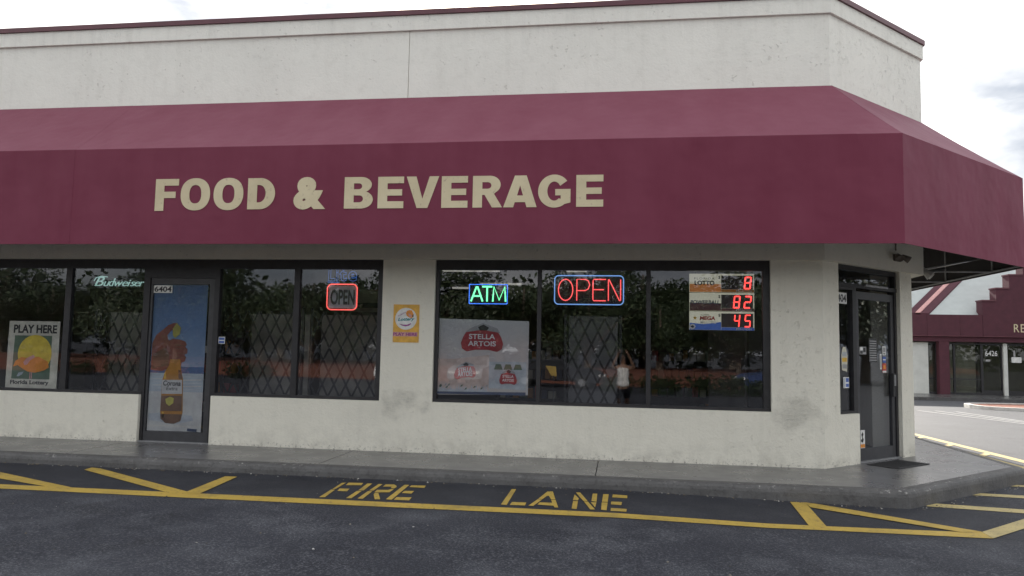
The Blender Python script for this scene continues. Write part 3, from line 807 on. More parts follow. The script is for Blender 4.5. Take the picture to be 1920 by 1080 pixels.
sheet('slope_panel', (*A1, AZ1), (*A2, AZ1), (*i1, AZT), (*i2, AZT), 'awning_slope', 0.012, (nch.x, nch.y, 1.0), sag=0.012)
sheet('valance_panel', (*A2, AZ0), (A2.x, AEND, AZ0), (*A2, AZ1), (A2.x, AEND, AZ1), 'awning_valance', 0.012, (1, 0, 0))
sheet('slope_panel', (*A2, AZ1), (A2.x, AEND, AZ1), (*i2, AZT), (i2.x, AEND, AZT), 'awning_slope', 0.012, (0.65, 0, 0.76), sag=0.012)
# hem along the bottom edge and the steel frame inside
for pts in ([(XL, AY + 0.03, AZ0 + 0.03), (A1.x - 0.01, AY + 0.03, AZ0 + 0.03)], [(A1.x, AY + 0.04, AZ0 + 0.03), (A2.x - 0.04, A2.y, AZ0 + 0.03)], [(A2.x - 0.04, A2.y, AZ0 + 0.03), (A2.x - 0.04, AEND, AZ0 + 0.03)]):
    tube('frame_tube', pts, 0.014, 'galvanised', awning)
for x in (-12, -9, -6, -3, 0, 2.2):
    tube('frame_tube', [(x, AY + 0.03, AZ0 + 0.045), (x, AY + 0.03, AZ1 - 0.03)], 0.013, 'galvanised', awning)
    tube('frame_tube', [(x, AY + 0.03, AZ0 + 0.03), (x, -0.04, AZ0 + 0.55)], 0.012, 'galvanised', awning)
for y in (1.9, 3.4, 5.0, 7.0, 9.5, 12):
    tube('frame_tube', [(A2.x - 0.035, y, AZ0 + 0.045), (A2.x - 0.035, y, AZ1 - 0.03)], 0.013, 'galvanised', awning)
    tube('frame_tube', [(A2.x - 0.04, y, AZ0 + 0.24), (4.065, y, AZ0 + 0.04)], 0.014, 'steel_bright' if y < 2 else 'galvanised', awning)
    tube('frame_tube', [(A2.x - 0.04, y, AZ0 + 0.03), (4.065, y, AZ0 + 0.03)], 0.012, 'galvanised', awning)
# lettering: heavy grotesque capitals drawn in a unit box
def arc(cx, cy, rx, ry, a0, a1, k=14):
    return [(cx + rx * math.cos(R(a0 + (a1 - a0) * i / k)), cy + ry * math.sin(R(a0 + (a1 - a0) * i / k))) for i in range(k + 1)]
def full(cx, cy, rx, ry, pw=2.3, k=40):
    o = []
    for i in range(k):
        a = 2 * math.pi * i / k
        c_, s_ = math.cos(a), math.sin(a)
        o.append((cx + rx * math.copysign(abs(c_) ** (2 / pw), c_), cy + ry * math.copysign(abs(s_) ** (2 / pw), s_)))
    return o
GL = {
 'F': [[(0, 0), (.38, 0), (.38, .40), (.88, .40), (.88, .60), (.38, .60), (.38, .79), (1, .79), (1, 1), (0, 1)]],
 'E': [[(0, 0), (1, 0), (1, .22), (.37, .22), (.37, .40), (.94, .40), (.94, .60), (.37, .60), (.37, .79), (1, .79), (1, 1), (0, 1)]],
 'V': [[(.33, 0), (.66, 0), (1, 1), (.71, 1), (.5, .29), (.30, 1), (0, 1)]],
 'A': [[(0, 0), (.30, 0), (.345, .16), (.655, .16), (.70, 0), (1, 0), (.69, 1), (.34, 1)], [(.41, .37), (.59, .37), (.50, .69)]],
 'O': [full(.5, .5, .5, .5, 2.25), full(.5, .5, .205, .285, 2.4)],
 'D': [[(0, 0), (.46, 0)] + arc(.46, .5, .54, .5, -88, 88, 20) + [(.46, 1), (0, 1)], [(.34, .22), (.42, .22)] + arc(.42, .5, .24, .28, -86, 86, 14) + [(.42, .78), (.34, .78)]],
 'B': [[(0, 0), (.60, 0)] + arc(.60, .28, .40, .28, -86, 62, 12) + [(.76, .535)] + arc(.58, .75, .37, .25, -48, 88, 12) + [(.5, 1), (0, 1)],
       [(.33, .195), (.53, .195)] + arc(.53, .305, .13, .11, -84, 84, 8) + [(.33, .415)], [(.33, .61), (.5, .61)] + arc(.5, .705, .12, .095, -84, 84, 8) + [(.33, .80)]],
 'R': [[(0, 0), (.32, 0), (.32, .40), (.40, .40), (.66, 0), (1, 0), (.76, .37), (.72, .43)] + arc(.58, .715, .36, .285, -58, 88, 14) + [(.5, 1), (0, 1)],
       [(.32, .59), (.50, .59)] + arc(.50, .695, .13, .105, -84, 84, 8) + [(.32, .80)]],
 'G': [arc(.5, .5, .5, .5, 38, 285, 30) + arc(.52, .5, .48, .5, 290, 308, 3) + [(1, .15), (1, .56), (.53, .56), (.53, .37), (.70, .37), (.70, .265)] + arc(.5, .5, .215, .29, 310, 50, 22) + [(.68, .66)]],
}
def glyph(name, chr_, fr, s0, s1, z0, z1, d, th, mat, parent):
    bm = bmesh.new()
    ed = []
    for lp in GL[chr_]:
        pts = [p for i, p in enumerate(lp) if i == 0 or (abs(p[0] - lp[i - 1][0]) + abs(p[1] - lp[i - 1][1]) > 1e-4)]
        bv = [bm.verts.new((x, y, 0)) for x, y in pts]
        ed += [bm.edges.new((bv[i], bv[(i + 1) % len(bv)])) for i in range(len(bv))]
    bmesh.ops.triangle_fill(bm, edges=ed, use_beauty=True, use_dissolve=False, normal=(0, 0, 1))
    ex = bmesh.ops.extrude_face_region(bm, geom=list(bm.faces))
    for v in ex['geom']:
        if isinstance(v, bmesh.types.BMVert): v.co.z = -1
    bmesh.ops.recalc_face_normals(bm, faces=bm.faces)
    bm.verts.index_update()
    vs = [fr.p(s0 + v.co.x * (s1 - s0), d - v.co.z * th, z0 + v.co.y * (z1 - z0)) for v in bm.verts]
    fs = [tuple(v.index for v in f.verts) for f in bm.faces]
    bm.free()
    return mobj(name, vs, fs, mat, parent)
SIGN = 'FOOD&BEVERAGE'
LX = [-5.439, -5.147, -5.117, -4.749, -4.704, -4.336, -4.281, -3.948, -3.721, -3.337, -3.115, -2.778, -2.721, -2.421, -2.39, -2.017,
      -1.986, -1.689, -1.632, -1.301, -1.289, -0.919, -0.905, -0.551, -0.489, -0.197]
for k, chr_ in enumerate(SIGN):
    rnd_ = 0.007 if chr_ in 'OG&' else 0.0
    tz = 3.215 - 0.0016 * k
    bz = 2.836 if k == 0 else 2.846
    if chr_ == '&':
        letters('letter', FRONT, LX[2 * k], LX[2 * k + 1], bz - rnd_, tz + rnd_, AY - 0.006, chr_, 'awning_letter', awning, offset=0.06, th=0.004)
    else:
        glyph('letter', chr_, FRONT, LX[2 * k], LX[2 * k + 1], bz - rnd_, tz + rnd_, AY - 0.006, 0.004, 'awning_letter', awning)

# ------------------------------------------------------------------ header fittings
def cone_geo(c, axis, r0, r1, L, k=14):
    axis = Vector(axis).normalized()
    ref = Vector((0, 0, 1)) if abs(axis.z) < 0.9 else Vector((1, 0, 0))
    a = axis.cross(ref).normalized(); b = axis.cross(a)
    c = Vector(c)
    vs = []
    for rr, l in ((r0, 0), (r1, L), (r1 * 0.86, L), (r1 * 0.8, L - 0.012)):
        vs += [c + axis * l + a * (rr * math.cos(2 * math.pi * i / k)) + b * (rr * math.sin(2 * math.pi * i / k)) for i in range(k)]
    fs = [(j * k + i, j * k + (i + 1) % k, (j + 1) * k + (i + 1) % k, (j + 1) * k + i) for j in range(3) for i in range(k)]
    fs += [tuple(reversed(range(k))), tuple(range(3 * k, 4 * k))]
    return vs, fs
fl = thing('floodlight', 'small bronze twin head floodlight on the header above the corner door', 'floodlight', CH.p(1.63, -hp, 2.53))
fbox('mounting_plate', CH, 1.59, 1.69, -hp - 0.025, -hp - 0.001, 2.525, 2.615, 'bronze_lamp', fl, 0.006)
for sgn, s_ in ((-1, 1.78), (1, 1.92)):
    c0 = CH.p(1.64 + sgn * 0.04, -hp - 0.03, 2.565)
    c1 = CH.p(1.64 + sgn * 0.085, -hp - 0.09, 2.57)
    tube('swivel_arm', [c0, c1], 0.011, 'bronze_lamp', fl)
    ax = CH.p(sgn * 0.55, -0.6, -0.5) - CH.o
    vs, fs = cone_geo(c1 - ax.normalized() * 0.05, ax, 0.024, 0.048, 0.105)
    lh = mobj('lamp_head', vs, fs, 'bronze_lamp', fl, True)
tube('conduit', [CH.p(1.64, -hp - 0.012, 2.665), CH.p(1.64, -hp - 0.012, 2.80), CH.p(1.62, -hp - 0.012, 2.86), CH.p(1.54, -hp - 0.012, 2.90), CH.p(1.24, -hp - 0.012, 2.905)], 0.009, 'bronze_lamp', fl)
sl = thing('security_light', 'pale grey lamp hanging below the end of the header beam', 'lamp', (4.12, 1.82, 2.40))
tube('bracket', [(4.062, 1.80, 2.50), (4.10, 1.80, 2.49), (4.13, 1.80, 2.46)], 0.014, 'grey_plastic', sl)
vs, fs = cone_geo((4.11, 1.80, 2.475), (0.55, -0.25, -0.55), 0.035, 0.07, 0.11, 8)
mobj('lamp_head', vs, fs, 'grey_plastic', sl)
vs, fs = cone_geo((4.145, 1.79, 2.44), (0.55, -0.25, -0.55), 0.04, 0.045, 0.075, 8)
mobj('lens', vs, fs, 'print_white', sl)
cond = thing('wall_conduit', 'thin brown conduit pipe running down the end of the header beam', 'conduit', (4.075, 1.73, 2.42))
tube('pipe', [(4.074, 1.735, 2.95), (4.074, 1.735, 2.43)], 0.011, 'bronze_lamp', cond)
for z in (2.5, 2.75):
    fbox('clip', FRONT, 4.062, 4.09, 1.72, 1.75, z, z + 0.015, 'galvanised', cond)

# door mat
mat_ = thing('door_mat', 'black rubber mat on the walk in front of the corner door', 'mat', CH.p(1.30, -0.35, 0))
fbox('mat_base', CH, 0.74, 1.50, -0.47, -0.09, 0.001, 0.011, 'black_rubber', mat_, 0.003)
for k in range(11):
    fbox('rib', CH, 0.79 + k * 0.06, 0.815 + k * 0.06, -0.44, -0.12, 0.011, 0.016, 'black_rubber', mat_)

# ------------------------------------------------------------------ signs on the pier and in the windows
# lottery sign on the pier: artwork in its own 510 x 770 units
sg = thing('lottery_sign', 'orange PLAY HERE lottery sign screwed to the pier between the windows', 'sign', FRONT.p(-2.66, -0.006, 1.355))
def lo_(u, v): return (-2.831 + (u - 205) / 510 * 0.334, 1.830 - (v - 120) / 770 * 0.475)
fbox('sign_board', FRONT, -2.831, -2.497, -0.008, -0.001, 1.355, 1.830, 'print_lottery_gold', sg, 0.001)
c = lo_(455, 410)
fpoly('disc', FRONT, ell(c[0], c[1], 0.140, 0.138), -0.0095, 'print_white', sg)
fpoly('bird_body', FRONT, [lo_(*q) for q in [(470, 250), (520, 232), (570, 240), (605, 320), (600, 370), (570, 395), (520, 385), (470, 350), (452, 300)]], -0.0108, 'print_orange', sg)
fpoly('bird_head', FRONT, [lo_(*q) for q in [(500, 300), (540, 310), (575, 360), (540, 380), (510, 345)]], -0.0121, 'print_pink', sg)
fpoly('beak', FRONT, [lo_(*q) for q in [(585, 330), (606, 320), (602, 372), (580, 368)]], -0.0121, 'print_black', sg)
a, b = lo_(300, 470), lo_(625, 385)
letters('lettering', FRONT, a[0], b[0], a[1], b[1], -0.0134, 'Lottery', 'print_teal', sg, offset=0.03, shear=0.25, tilt=0.012)
fpoly('swoosh', FRONT, [lo_(*q) for q in [(320, 510), (400, 530), (480, 532), (550, 500), (565, 510), (520, 550), (450, 565), (380, 550)]], -0.0108, 'print_purple', sg)
a, b = lo_(300, 345), lo_(450, 285)
letters('lettering', FRONT, a[0], b[0], a[1] + 0.008, a[1] + 0.026, -0.0134, 'FLORIDA', 'print_purple', sg, tilt=0.05)
a, b = lo_(200, 770), lo_(690, 680)
fpoly('lettering_panel', FRONT, [lo_(208, 680), lo_(690, 680), lo_(690, 768), lo_(208, 768)], -0.0095, 'print_pink', sg)
a, b = lo_(215, 757), lo_(683, 692)
letters('lettering', FRONT, a[0], b[0], a[1], b[1], -0.0112, 'PLAY HERE', 'print_purple', sg, offset=0.03)
for u, v in ((222, 140), (698, 140), (222, 870), (698, 870)):
    q = lo_(u, v)
    fpoly('screw', FRONT, ell(q[0], q[1], 0.004, 0.004, 8), -0.0105, 'galvanised', sg, 0.0025)

PD = 0.094   # prints hang just behind the glass
# PLAY HERE poster, far left pane
ps = thing('lottery_poster', 'pale PLAY HERE poster with yellow sun disc in the leftmost window', 'poster', FRONT.p(-7.92, PD, 0.65))
def pl_(u, v): return (-8.30 + (u - 90) / 630 * 0.77, 1.553 - (v - 150) / 830 * 0.905)
fbox('sheet', FRONT, -8.30, -7.53, PD, PD + 0.003, 0.648, 1.553, 'print_cream', ps)
a, b = pl_(150, 300), pl_(685, 195)
letters('lettering', FRONT, a[0], b[0], a[1], b[1], PD - 0.0015, 'PLAY HERE', 'print_black', ps, offset=0.035)
fpoly('picture_panel', FRONT, [pl_(170, 330), pl_(630, 330), pl_(630, 870), pl_(160, 870)], PD - 0.0015, 'print_green', ps)
c = pl_(430, 555)
fpoly('sun_disc', FRONT, ell(c[0], c[1], 0.255, 0.255), PD - 0.003, 'print_yellow', ps)
fpoly('bird_wing', FRONT, [pl_(*q) for q in [(175, 720), (200, 650), (270, 600), (360, 610), (480, 590), (600, 650), (615, 720), (560, 760), (450, 790), (360, 780), (290, 740), (230, 700)]], PD - 0.0045, 'print_orange', ps)
fpoly('bird_body', FRONT, [pl_(*q) for q in [(300, 660), (340, 610), (420, 570), (440, 600), (380, 640), (350, 690), (315, 700)]], PD - 0.006, 'print_pink', ps)
for u in (385, 405):
    fpoly('bird_leg', FRONT, [pl_(u, 785), pl_(u + 10, 785), pl_(u + 10, 868), pl_(u, 868)], PD - 0.0045, 'print_pink', ps)
fpoly('leaf', FRONT, [pl_(*q) for q in [(225, 840), (245, 795), (310, 780), (290, 815), (250, 840)]], PD - 0.003, 'print_foam', ps)
a, b = pl_(150, 950), pl_(625, 885)
letters('lettering', FRONT, a[0], b[0], a[1], b[1], PD - 0.0015, 'Florida Lottery', 'print_black', ps, offset=0.03)

# beer poster on the door
ps = thing('beach_poster', 'tall beer poster of a hand and bottle on a beach in the glass door', 'poster', FRONT.p(-5.79, PD, 0.137))
def co_(u, v): return (-6.172 + (u - (820 - 40 * (v - 180) / 790)) / 285 * 0.765, 2.066 - (v - 180) / 790 * 1.926)
def cop(name, pts, lay, mat): return fpoly(name, FRONT, [co_(*q) for q in pts], PD + 0.002 - 0.0015 * lay, mat, ps)
def cor(v0, v1): return [(820 - 40 * (v0 - 180) / 790, v0), (1105 - 40 * (v0 - 180) / 790, v0), (1105 - 40 * (v1 - 180) / 790, v1), (820 - 40 * (v1 - 180) / 790, v1)]
fbox('sheet', FRONT, -6.172, -5.407, PD + 0.002, PD + 0.004, 0.14, 2.066, 'print_sand', ps)
cop('printed_sky', cor(181, 625), 1, 'print_sky')
cop('printed_sea', cor(625, 660), 1, 'print_sea')
cop('printed_surf', cor(660, 760), 1, 'print_foam')
cop('printed_sand', cor(760, 968), 1, 'print_sand')
cop('printed_shadow', [(790, 880), (860, 872), (1020, 885), (1025, 910), (940, 932), (790, 915)], 2, 'print_steel')
cop('printed_hand', [(800, 645), (808, 500), (830, 455), (862, 428), (895, 400), (925, 388), (945, 392), (940, 408), (915, 428), (900, 455), (898, 484), (920, 474), (955, 478), (984, 488), (992, 505), (984, 516), (996, 530), (994, 552), (980, 560), (988, 575), (980, 595), (965, 602), (960, 622), (900, 632), (860, 650)], 3, 'print_skin')
cop('printed_gap', [(893, 480), (890, 455), (912, 428), (925, 440), (920, 468)], 4, 'print_sky')
cop('printed_lime', [(918, 420), (940, 388), (962, 415), (955, 450), (930, 470), (918, 455)], 5, 'print_lime')
cop('printed_bottle', [(905, 585), (958, 585), (962, 640), (972, 690), (970, 870), (958, 915), (925, 930), (880, 928), (855, 905), (852, 870), (862, 700), (878, 650), (898, 620)], 4, 'print_amber')
cop('printed_label', [(863, 697), (968, 695), (967, 770), (860, 772)], 5, 'print_sand')
cop('printed_band', [(858, 782), (967, 780), (966, 862), (853, 864)], 5, 'print_brown')
for fv in (506, 524, 548, 570):
    cop('printed_finger_line', [(935, fv), (985, fv + 4), (988, fv + 7), (936, fv + 5)], 4.5, 'print_brown')
cop('printed_thumb_shade', [(812, 560), (880, 520), (900, 560), (895, 620), (812, 636)], 3.6, 'print_brown')
cop('printed_highlight', [(872, 668), (880, 652), (884, 690), (872, 692)], 5, 'print_gold')
cop('printed_highlight', [(862, 868), (870, 868), (872, 905), (864, 900)], 5, 'print_gold')
cop('printed_bottle_shade', [(948, 640), (962, 645), (969, 690), (950, 690)], 5, 'print_brown')
cop('printed_bottle_foot', [(853, 880), (967, 878), (958, 915), (925, 930), (880, 928), (855, 905)], 5, 'print_brown')
for kk in range(5):
    cop('printed_wave', [(800 - 3 * kk, 676 + 17 * kk), (850, 670 + 17 * kk), (930 + 8 * kk, 678 + 17 * kk), (1070, 672 + 17 * kk), (1068, 679 + 17 * kk), (930, 684 + 17 * kk), (850, 677 + 17 * kk)], 2, 'print_sand' if kk % 2 else 'print_steel')
cop('printed_crest', [(880, 800), (905, 786), (925, 794), (922, 820), (900, 836), (884, 822)], 6, 'print_lime')
a, b = co_(868, 728), co_(962, 700)
letters('lettering', FRONT, a[0], b[0], a[1], b[1], PD - 0.007, 'Corona', 'print_black', ps, offset=0.02, shear=0.1)
a, b = co_(885, 752), co_(945, 732)
letters('lettering', FRONT, a[0], b[0], a[1], b[1], PD - 0.007, 'Extra', 'print_black', ps, shear=0.1)
cop('printed_corner_logo', [(995, 952), (1045, 955), (1043, 970), (993, 967)], 3, 'print_navy')

def number_sign(fr, s0, s1, z0, z1, d, txt, label):
    o = thing('number_sign', label, 'house number', fr.p((s0 + s1) / 2, d, z0))
    fbox('plate', fr, s0, s1, d, d + 0.002, z0, z1, 'print_white', o)
    m_ = (s1 - s0) * 0.04
    letters('lettering', fr, s0 + m_, s1 - m_, z0 + (z1 - z0) * .14, z1 - (z1 - z0) * .14, d - 0.001, txt, 'print_black', o, offset=0.025)
number_sign(FRONT, -6.175, -5.908, 1.955, 2.056, 0.079, '6404', 'white 6404 number strip on the beach poster door')
number_sign(CH, 0.372, 0.652, 1.925, 2.06, 0.079, '6404', 'white 6404 number strip on the narrow sidelight')

# big beer poster in the right hand window
ps = thing('beer_poster', 'wide grey beer poster with three red crests in the right window', 'poster', FRONT.p(-1.70, PD, 0.71))
def st_(u, v): return (-2.262 + (u - 72) / 577 * 1.135, 1.663 - (v - 432) / 486 * 0.945)
fpoly('sheet', FRONT, [(-2.262, 0.715), (-1.125, 0.735), (-1.125, 1.645), (-2.262, 1.665)], PD + 0.004, 'print_poster_grey', ps, 0.002)
def stp(name, pts, lay, mat): return fpoly(name, FRONT, [st_(*q) for q in pts], PD + 0.004 - 0.0015 * lay, mat, ps)
def crest(cx, cy, w, h, txt_h, lay=2, red='print_red', skew=0.0):
    def q(a, b): return (cx + a * w, cy + b * h + skew * a * w)
    stp('crest_scrolls', [q(-.40, -.30), (q(-.30, -.48)), q(-.12, -.62), q(.02, -.72), q(.2, -.60), q(.36, -.50), q(.42, -.30), q(.2, -.2), q(-.2, -.2)], lay, 'print_grey')
    stp('crest_leaf', [q(-.1, -.55), q(.03, -.66), q(.16, -.52), q(.1, -.38), q(-.05, -.36)], lay + 1, 'print_black')
    stp('crest_shield', [q(-.45, -.12), q(-.38, -.32), q(-.1, -.40), q(.1, -.40), q(.38, -.32), q(.45, -.12), q(.5, .15), q(.47, .38), q(.36, .5), q(.15, .42), q(-.15, .42), q(-.36, .5), q(-.47, .38), q(-.5, .15)], lay + 2, red)
    for j, tx in enumerate(('STELLA', 'ARTOIS')):
        a, b = st_(*q(-.31 - 0.02 * j, -.03 + .30 * j)), st_(*q(.31 + 0.02 * j, -.25 + .30 * j))
        letters('lettering', FRONT, a[0], b[0], a[1], b[1], PD + 0.004 - 0.0015 * (lay + 3.2), tx, 'print_white', ps, offset=0.02, tilt=-skew * w * 0.0008)
stp('printed_wall', [(60, 690), (170, 690), (400, 660), (400, 900), (55, 890)], 1, 'print_blush')
stp('printed_pack', [(400, 702), (638, 700), (636, 880), (402, 870)], 1, 'print_steel')
fol = random.Random(4)
fp_ = [(58, 898)]
uu = 60
while uu < 400:
    fp_.append((uu, fol.uniform(845, 880))); fp_.append((uu + fol.uniform(4, 8), fol.uniform(880, 895))); uu += fol.uniform(9, 18)
stp('printed_foliage', fp_ + [(400, 890), (400, 905)], 2, 'print_steel')
for _ in range(14):
    uu = fol.uniform(70, 380); vv = fol.uniform(860, 885)
    stp('printed_leaf', [(uu, vv), (uu + 8, vv - 12), (uu + 18, vv - 14), (uu + 12, vv - 2)], 2.6, 'print_green' if fol.random() < .5 else 'print_grey')
stp('printed_ledge', [(55, 900), (636, 892), (636, 912), (52, 914)], 3, 'print_navy')
crest(352, 565, 272, 150, 30)
crest(248, 770, 142, 88, 14, 3, 'print_red_bright', -0.12)
crest(524, 805, 112, 82, 12, 3)
for k in range(3):
    x = 432 + 62 * k
    stp('printed_bottle_neck', [(x, 752), (x + 12, 718), (x + 44, 718), (x + 56, 752)], 2, 'print_green')

# ------------------------------------------------------------------ neon and LED signs hung inside
ND = 0.20
def P_(s, z, d=ND): return FRONT.p(s, d, z)
def rrect(s0, s1, z0, z1, r, k=5):
    o = []
    for cx, cz, a in ((s1 - r, z1 - r, 0), (s0 + r, z1 - r, 90), (s0 + r, z0 + r, 180), (s1 - r, z0 + r, 270)):
        o += [(cx + r * math.cos(R(a + 90 * i / k)), cz + r * math.sin(R(a + 90 * i / k))) for i in range(k + 1)]
    return o
def hang(o, s_list, z, ztop=2.42):
    for s in s_list:
        tube('hanging_chain', [P_(s, z, ND + 0.02), P_(s, ztop, ND + 0.02)], 0.002, 'gate_steel', o, sides=5)
STROKES = {
 'O': [[(.5, 1)] + [(.5 + .5 * math.sin(-a), .5 + .5 * math.cos(a) if abs(math.sin(a)) < 0 else .5 + .5 * math.cos(a)) for a in [i * math.pi / 12 for i in range(1, 25)]]],
 'P': [[(0, 0), (0, 1), (.65, 1), (.88, .93), (1, .75), (.88, .55), (.65, .47), (.05, .47)]],
 'E': [[(1, 1), (.06, 1), (0, .94), (0, .06), (.06, 0), (1, 0)], [(0.02, .52), (.85, .52)]],
 'N': [[(0, 0), (0, 1), (.05, 1), (.92, 0), (1, 0.02), (1, 1)]],
 'A': [[(0, 0), (.46, 1), (.54, 1), (1, 0)], [(.2, .36), (.8, .36)]],
 'T': [[(0, 1), (1, 1)], [(.5, 1), (.5, 0)]],
 'M': [[(0, 0), (.08, 1), (.5, .1), (.92, 1), (1, 0)]],
}
op = thing('neon_open_sign', 'large red neon OPEN sign with blue border in the right window', 'neon sign', P_(-0.40, 1.865))
fbox('backing', FRONT, -0.81, 0.02, ND + 0.02, ND + 0.03, 1.88, 2.215, 'black_rubber', op)
tube('border_tube', [P_(*q) for q in rrect(-0.822, 0.03, 1.867, 2.226, 0.05)], 0.0065, 'neon_blue', op, closed=True)
for k, ch in enumerate('OPEN'):
    s0 = (-0.775, -0.545, -0.345, -0.155)[k]; s1 = (-0.595, -0.385, -0.185, -0.005)[k] - 0.0
    lines = [[P_(s0 + x * (s1 - s0), 1.915 + y * 0.265) for x, y in st] for st in STROKES[ch]]
    tubes('neon_letter', lines, 0.0065, 'neon_red', op)
hang(op, (-0.7, -0.1), 2.22)
fbox('transformer', FRONT, -0.48, -0.30, ND + 0.035, ND + 0.08, 1.90, 1.97, 'black_rubber', op)

at = thing('led_atm_sign', 'green LED ATM sign with dotted blue border in the right window', 'LED sign', P_(-1.665, 1.853))
fbox('board', FRONT, -1.918, -1.41, ND + 0.006, ND + 0.02, 1.853, 2.117, 'print_black', at)
for k, ch in enumerate('ATM'):
    s0 = (-1.885, -1.742, -1.605)[k]; s1 = (-1.735, -1.615, -1.44)[k]
    lines = [[P_(s0 + x * (s1 - s0), 1.892 + y * 0.188) for x, y in st] for st in STROKES[ch]]
    tubes('led_letter', lines, 0.0105, 'led_green', at)
vs, fs = [], []
per = rrect(-1.908, -1.42, 1.863, 2.107, 0.012, 2)
dots = []
for i in range(len(per)):
    a, b = Vector(per[i]), Vector(per[(i + 1) % len(per)])
    k = max(1, int((b - a).length / 0.0145))
    dots += [a.lerp(b, j / k) for j in range(k)]
for q in dots:
    k = len(vs)
    vs += boxv(FRONT, q[0] - .0042, q[0] + .0042, ND - 0.004, ND + 0.005, q[1] - .0042, q[1] + .0042)
    fs += [tuple(i + k for i in f) for f in BOXF]
mobj('led_border', vs, fs, 'led_blue', at)
hang(at, (-1.85, -1.48), 2.11)

o2 = thing('small_open_sign', 'small grey OPEN sign with glowing red border in the left window', 'neon sign', P_(-3.59, 1.765))
fbox('panel', FRONT, -3.78, -3.405, ND + 0.01, ND + 0.02, 1.785, 2.078, 'print_steel', o2)
tube('border_tube', [P_(*q) for q in rrect(-3.797, -3.392, 1.765, 2.097, 0.06)], 0.008, 'neon_red_dim', o2, closed=True)
letters('lettering', FRONT, -3.755, -3.425, 1.83, 2.03, ND + 0.008, 'OPEN', 'print_black', o2, offset=0.03)
hang(o2, (-3.72, -3.46), 2.09)
li = thing('dim_neon_sign', 'dim blue outline neon sign above the small OPEN sign', 'neon sign', P_(-3.59, 2.13))
for k, ch in enumerate('Lite'):
    s0, s1 = ((-3.79, -3.70), (-3.685, -3.655), (-3.64, -3.54), (-3.52, -3.40))[k]
    letters('neon_letter', FRONT, s0, s1, 2.135, 2.27 if ch == 'e' else 2.295, ND, ch, 'neon_dim_blue', li, outline=0.02, offset=0.03)
tube('underline_tube', [P_(-3.80, 2.125), P_(-3.70, 2.118), P_(-3.64, 2.125)], 0.006, 'neon_dim_blue', li)
hang(li, (-3.78, -3.45), 2.28)

bd = thing('script_neon_sign', 'pale mint script neon sign high in the second window', 'neon sign', P_(-6.77, 2.05))
bx0 = -7.14
for k, ch in enumerate('Budweiser'):
    wds = [0.13, .075, .08, .11, .07, .04, .06, .065, .06]
    s0 = bx0; s1 = bx0 + wds[k]; bx0 = s1 + 0.004
    h_ = {'B': 0.125, 'd': 0.105, 'i': 0.085}.get(ch, 0.062)
    tl = 0.018 * k / 8
    letters('neon_letter', FRONT, s0, s1 + 0.012, 2.052 + tl * 0, 2.052 + h_, ND, ch, 'neon_mint', bd, shear=0.35, th=0.012, offset=-0.008)
tube('swash_tube', [P_(-7.15, 2.12), P_(-7.12, 2.165), P_(-7.04, 2.185), P_(-6.95, 2.175)], 0.006, 'neon_mint', bd)
fbox('backing', FRONT, -7.12, -6.44, ND + 0.02, ND + 0.028, 2.04, 2.17, 'print_black', bd)
hang(bd, (-7.0, -6.55), 2.15)

# jackpot display with three rows
ja = thing('jackpot_display', 'three row lottery jackpot display with red digits in the right window', 'display', P_(1.20, 1.56))
def jk(u, v): return (0.828 + (u - 100) / 1020 * 0.765, 2.258 - (v - 100) / 920 * 0.695)
SEG = {'8': 'abcdefg', '2': 'abged', '4': 'fgbc', '5': 'afgcd'}
def digit(ch, s0, s1, z0, z1, d, parent, skew=0.10):
    w, h = s1 - s0, z1 - z0
    th = w * 0.20
    zm = (z0 + z1) / 2
    sk = lambda s, z: (s + (z - z0) * skew, z)
    parts = {'a': (s0 + th * .6, s1 - th * .6, z1 - th, z1), 'd': (s0 + th * .6, s1 - th * .6, z0, z0 + th), 'g': (s0 + th * .6, s1 - th * .6, zm - th / 2, zm + th / 2),
             'f': (s0, s0 + th, zm + th * .3, z1 - th * .4), 'b': (s1 - th, s1, zm + th * .3, z1 - th * .4), 'e': (s0, s0 + th, z0 + th * .4, zm - th * .3), 'c': (s1 - th, s1, z0 + th * .4, zm - th * .3)}
    vs, fs = [], []
    for k in SEG[ch]:
        a, b, c_, e_ = parts[k]
        n0 = len(vs)
        for dd in (d, d + 0.003):
            vs += [FRONT.p(*(lambda q: (q[0], dd, q[1]))(sk(*q))) for q in ((a, c_), (b, c_), (b, e_), (a, e_))]
        fs += [tuple(i + n0 for i in f) for f in ((0, 1, 2, 3), (7, 6, 5, 4), (0, 4, 5, 1), (1, 5, 6, 2), (2, 6, 7, 3), (3, 7, 4, 0))]
    return mobj('led_digit', vs, fs, 'led_red', parent)
rows = [(100, 400, [('8', 950, 1075)], 'lit_orange'), (408, 702, [('8', 780, 900), ('2', 945, 1075)], 'print_maroon'), (708, 1010, [('4', 785, 895), ('5', 950, 1065)], 'lit_blue')]
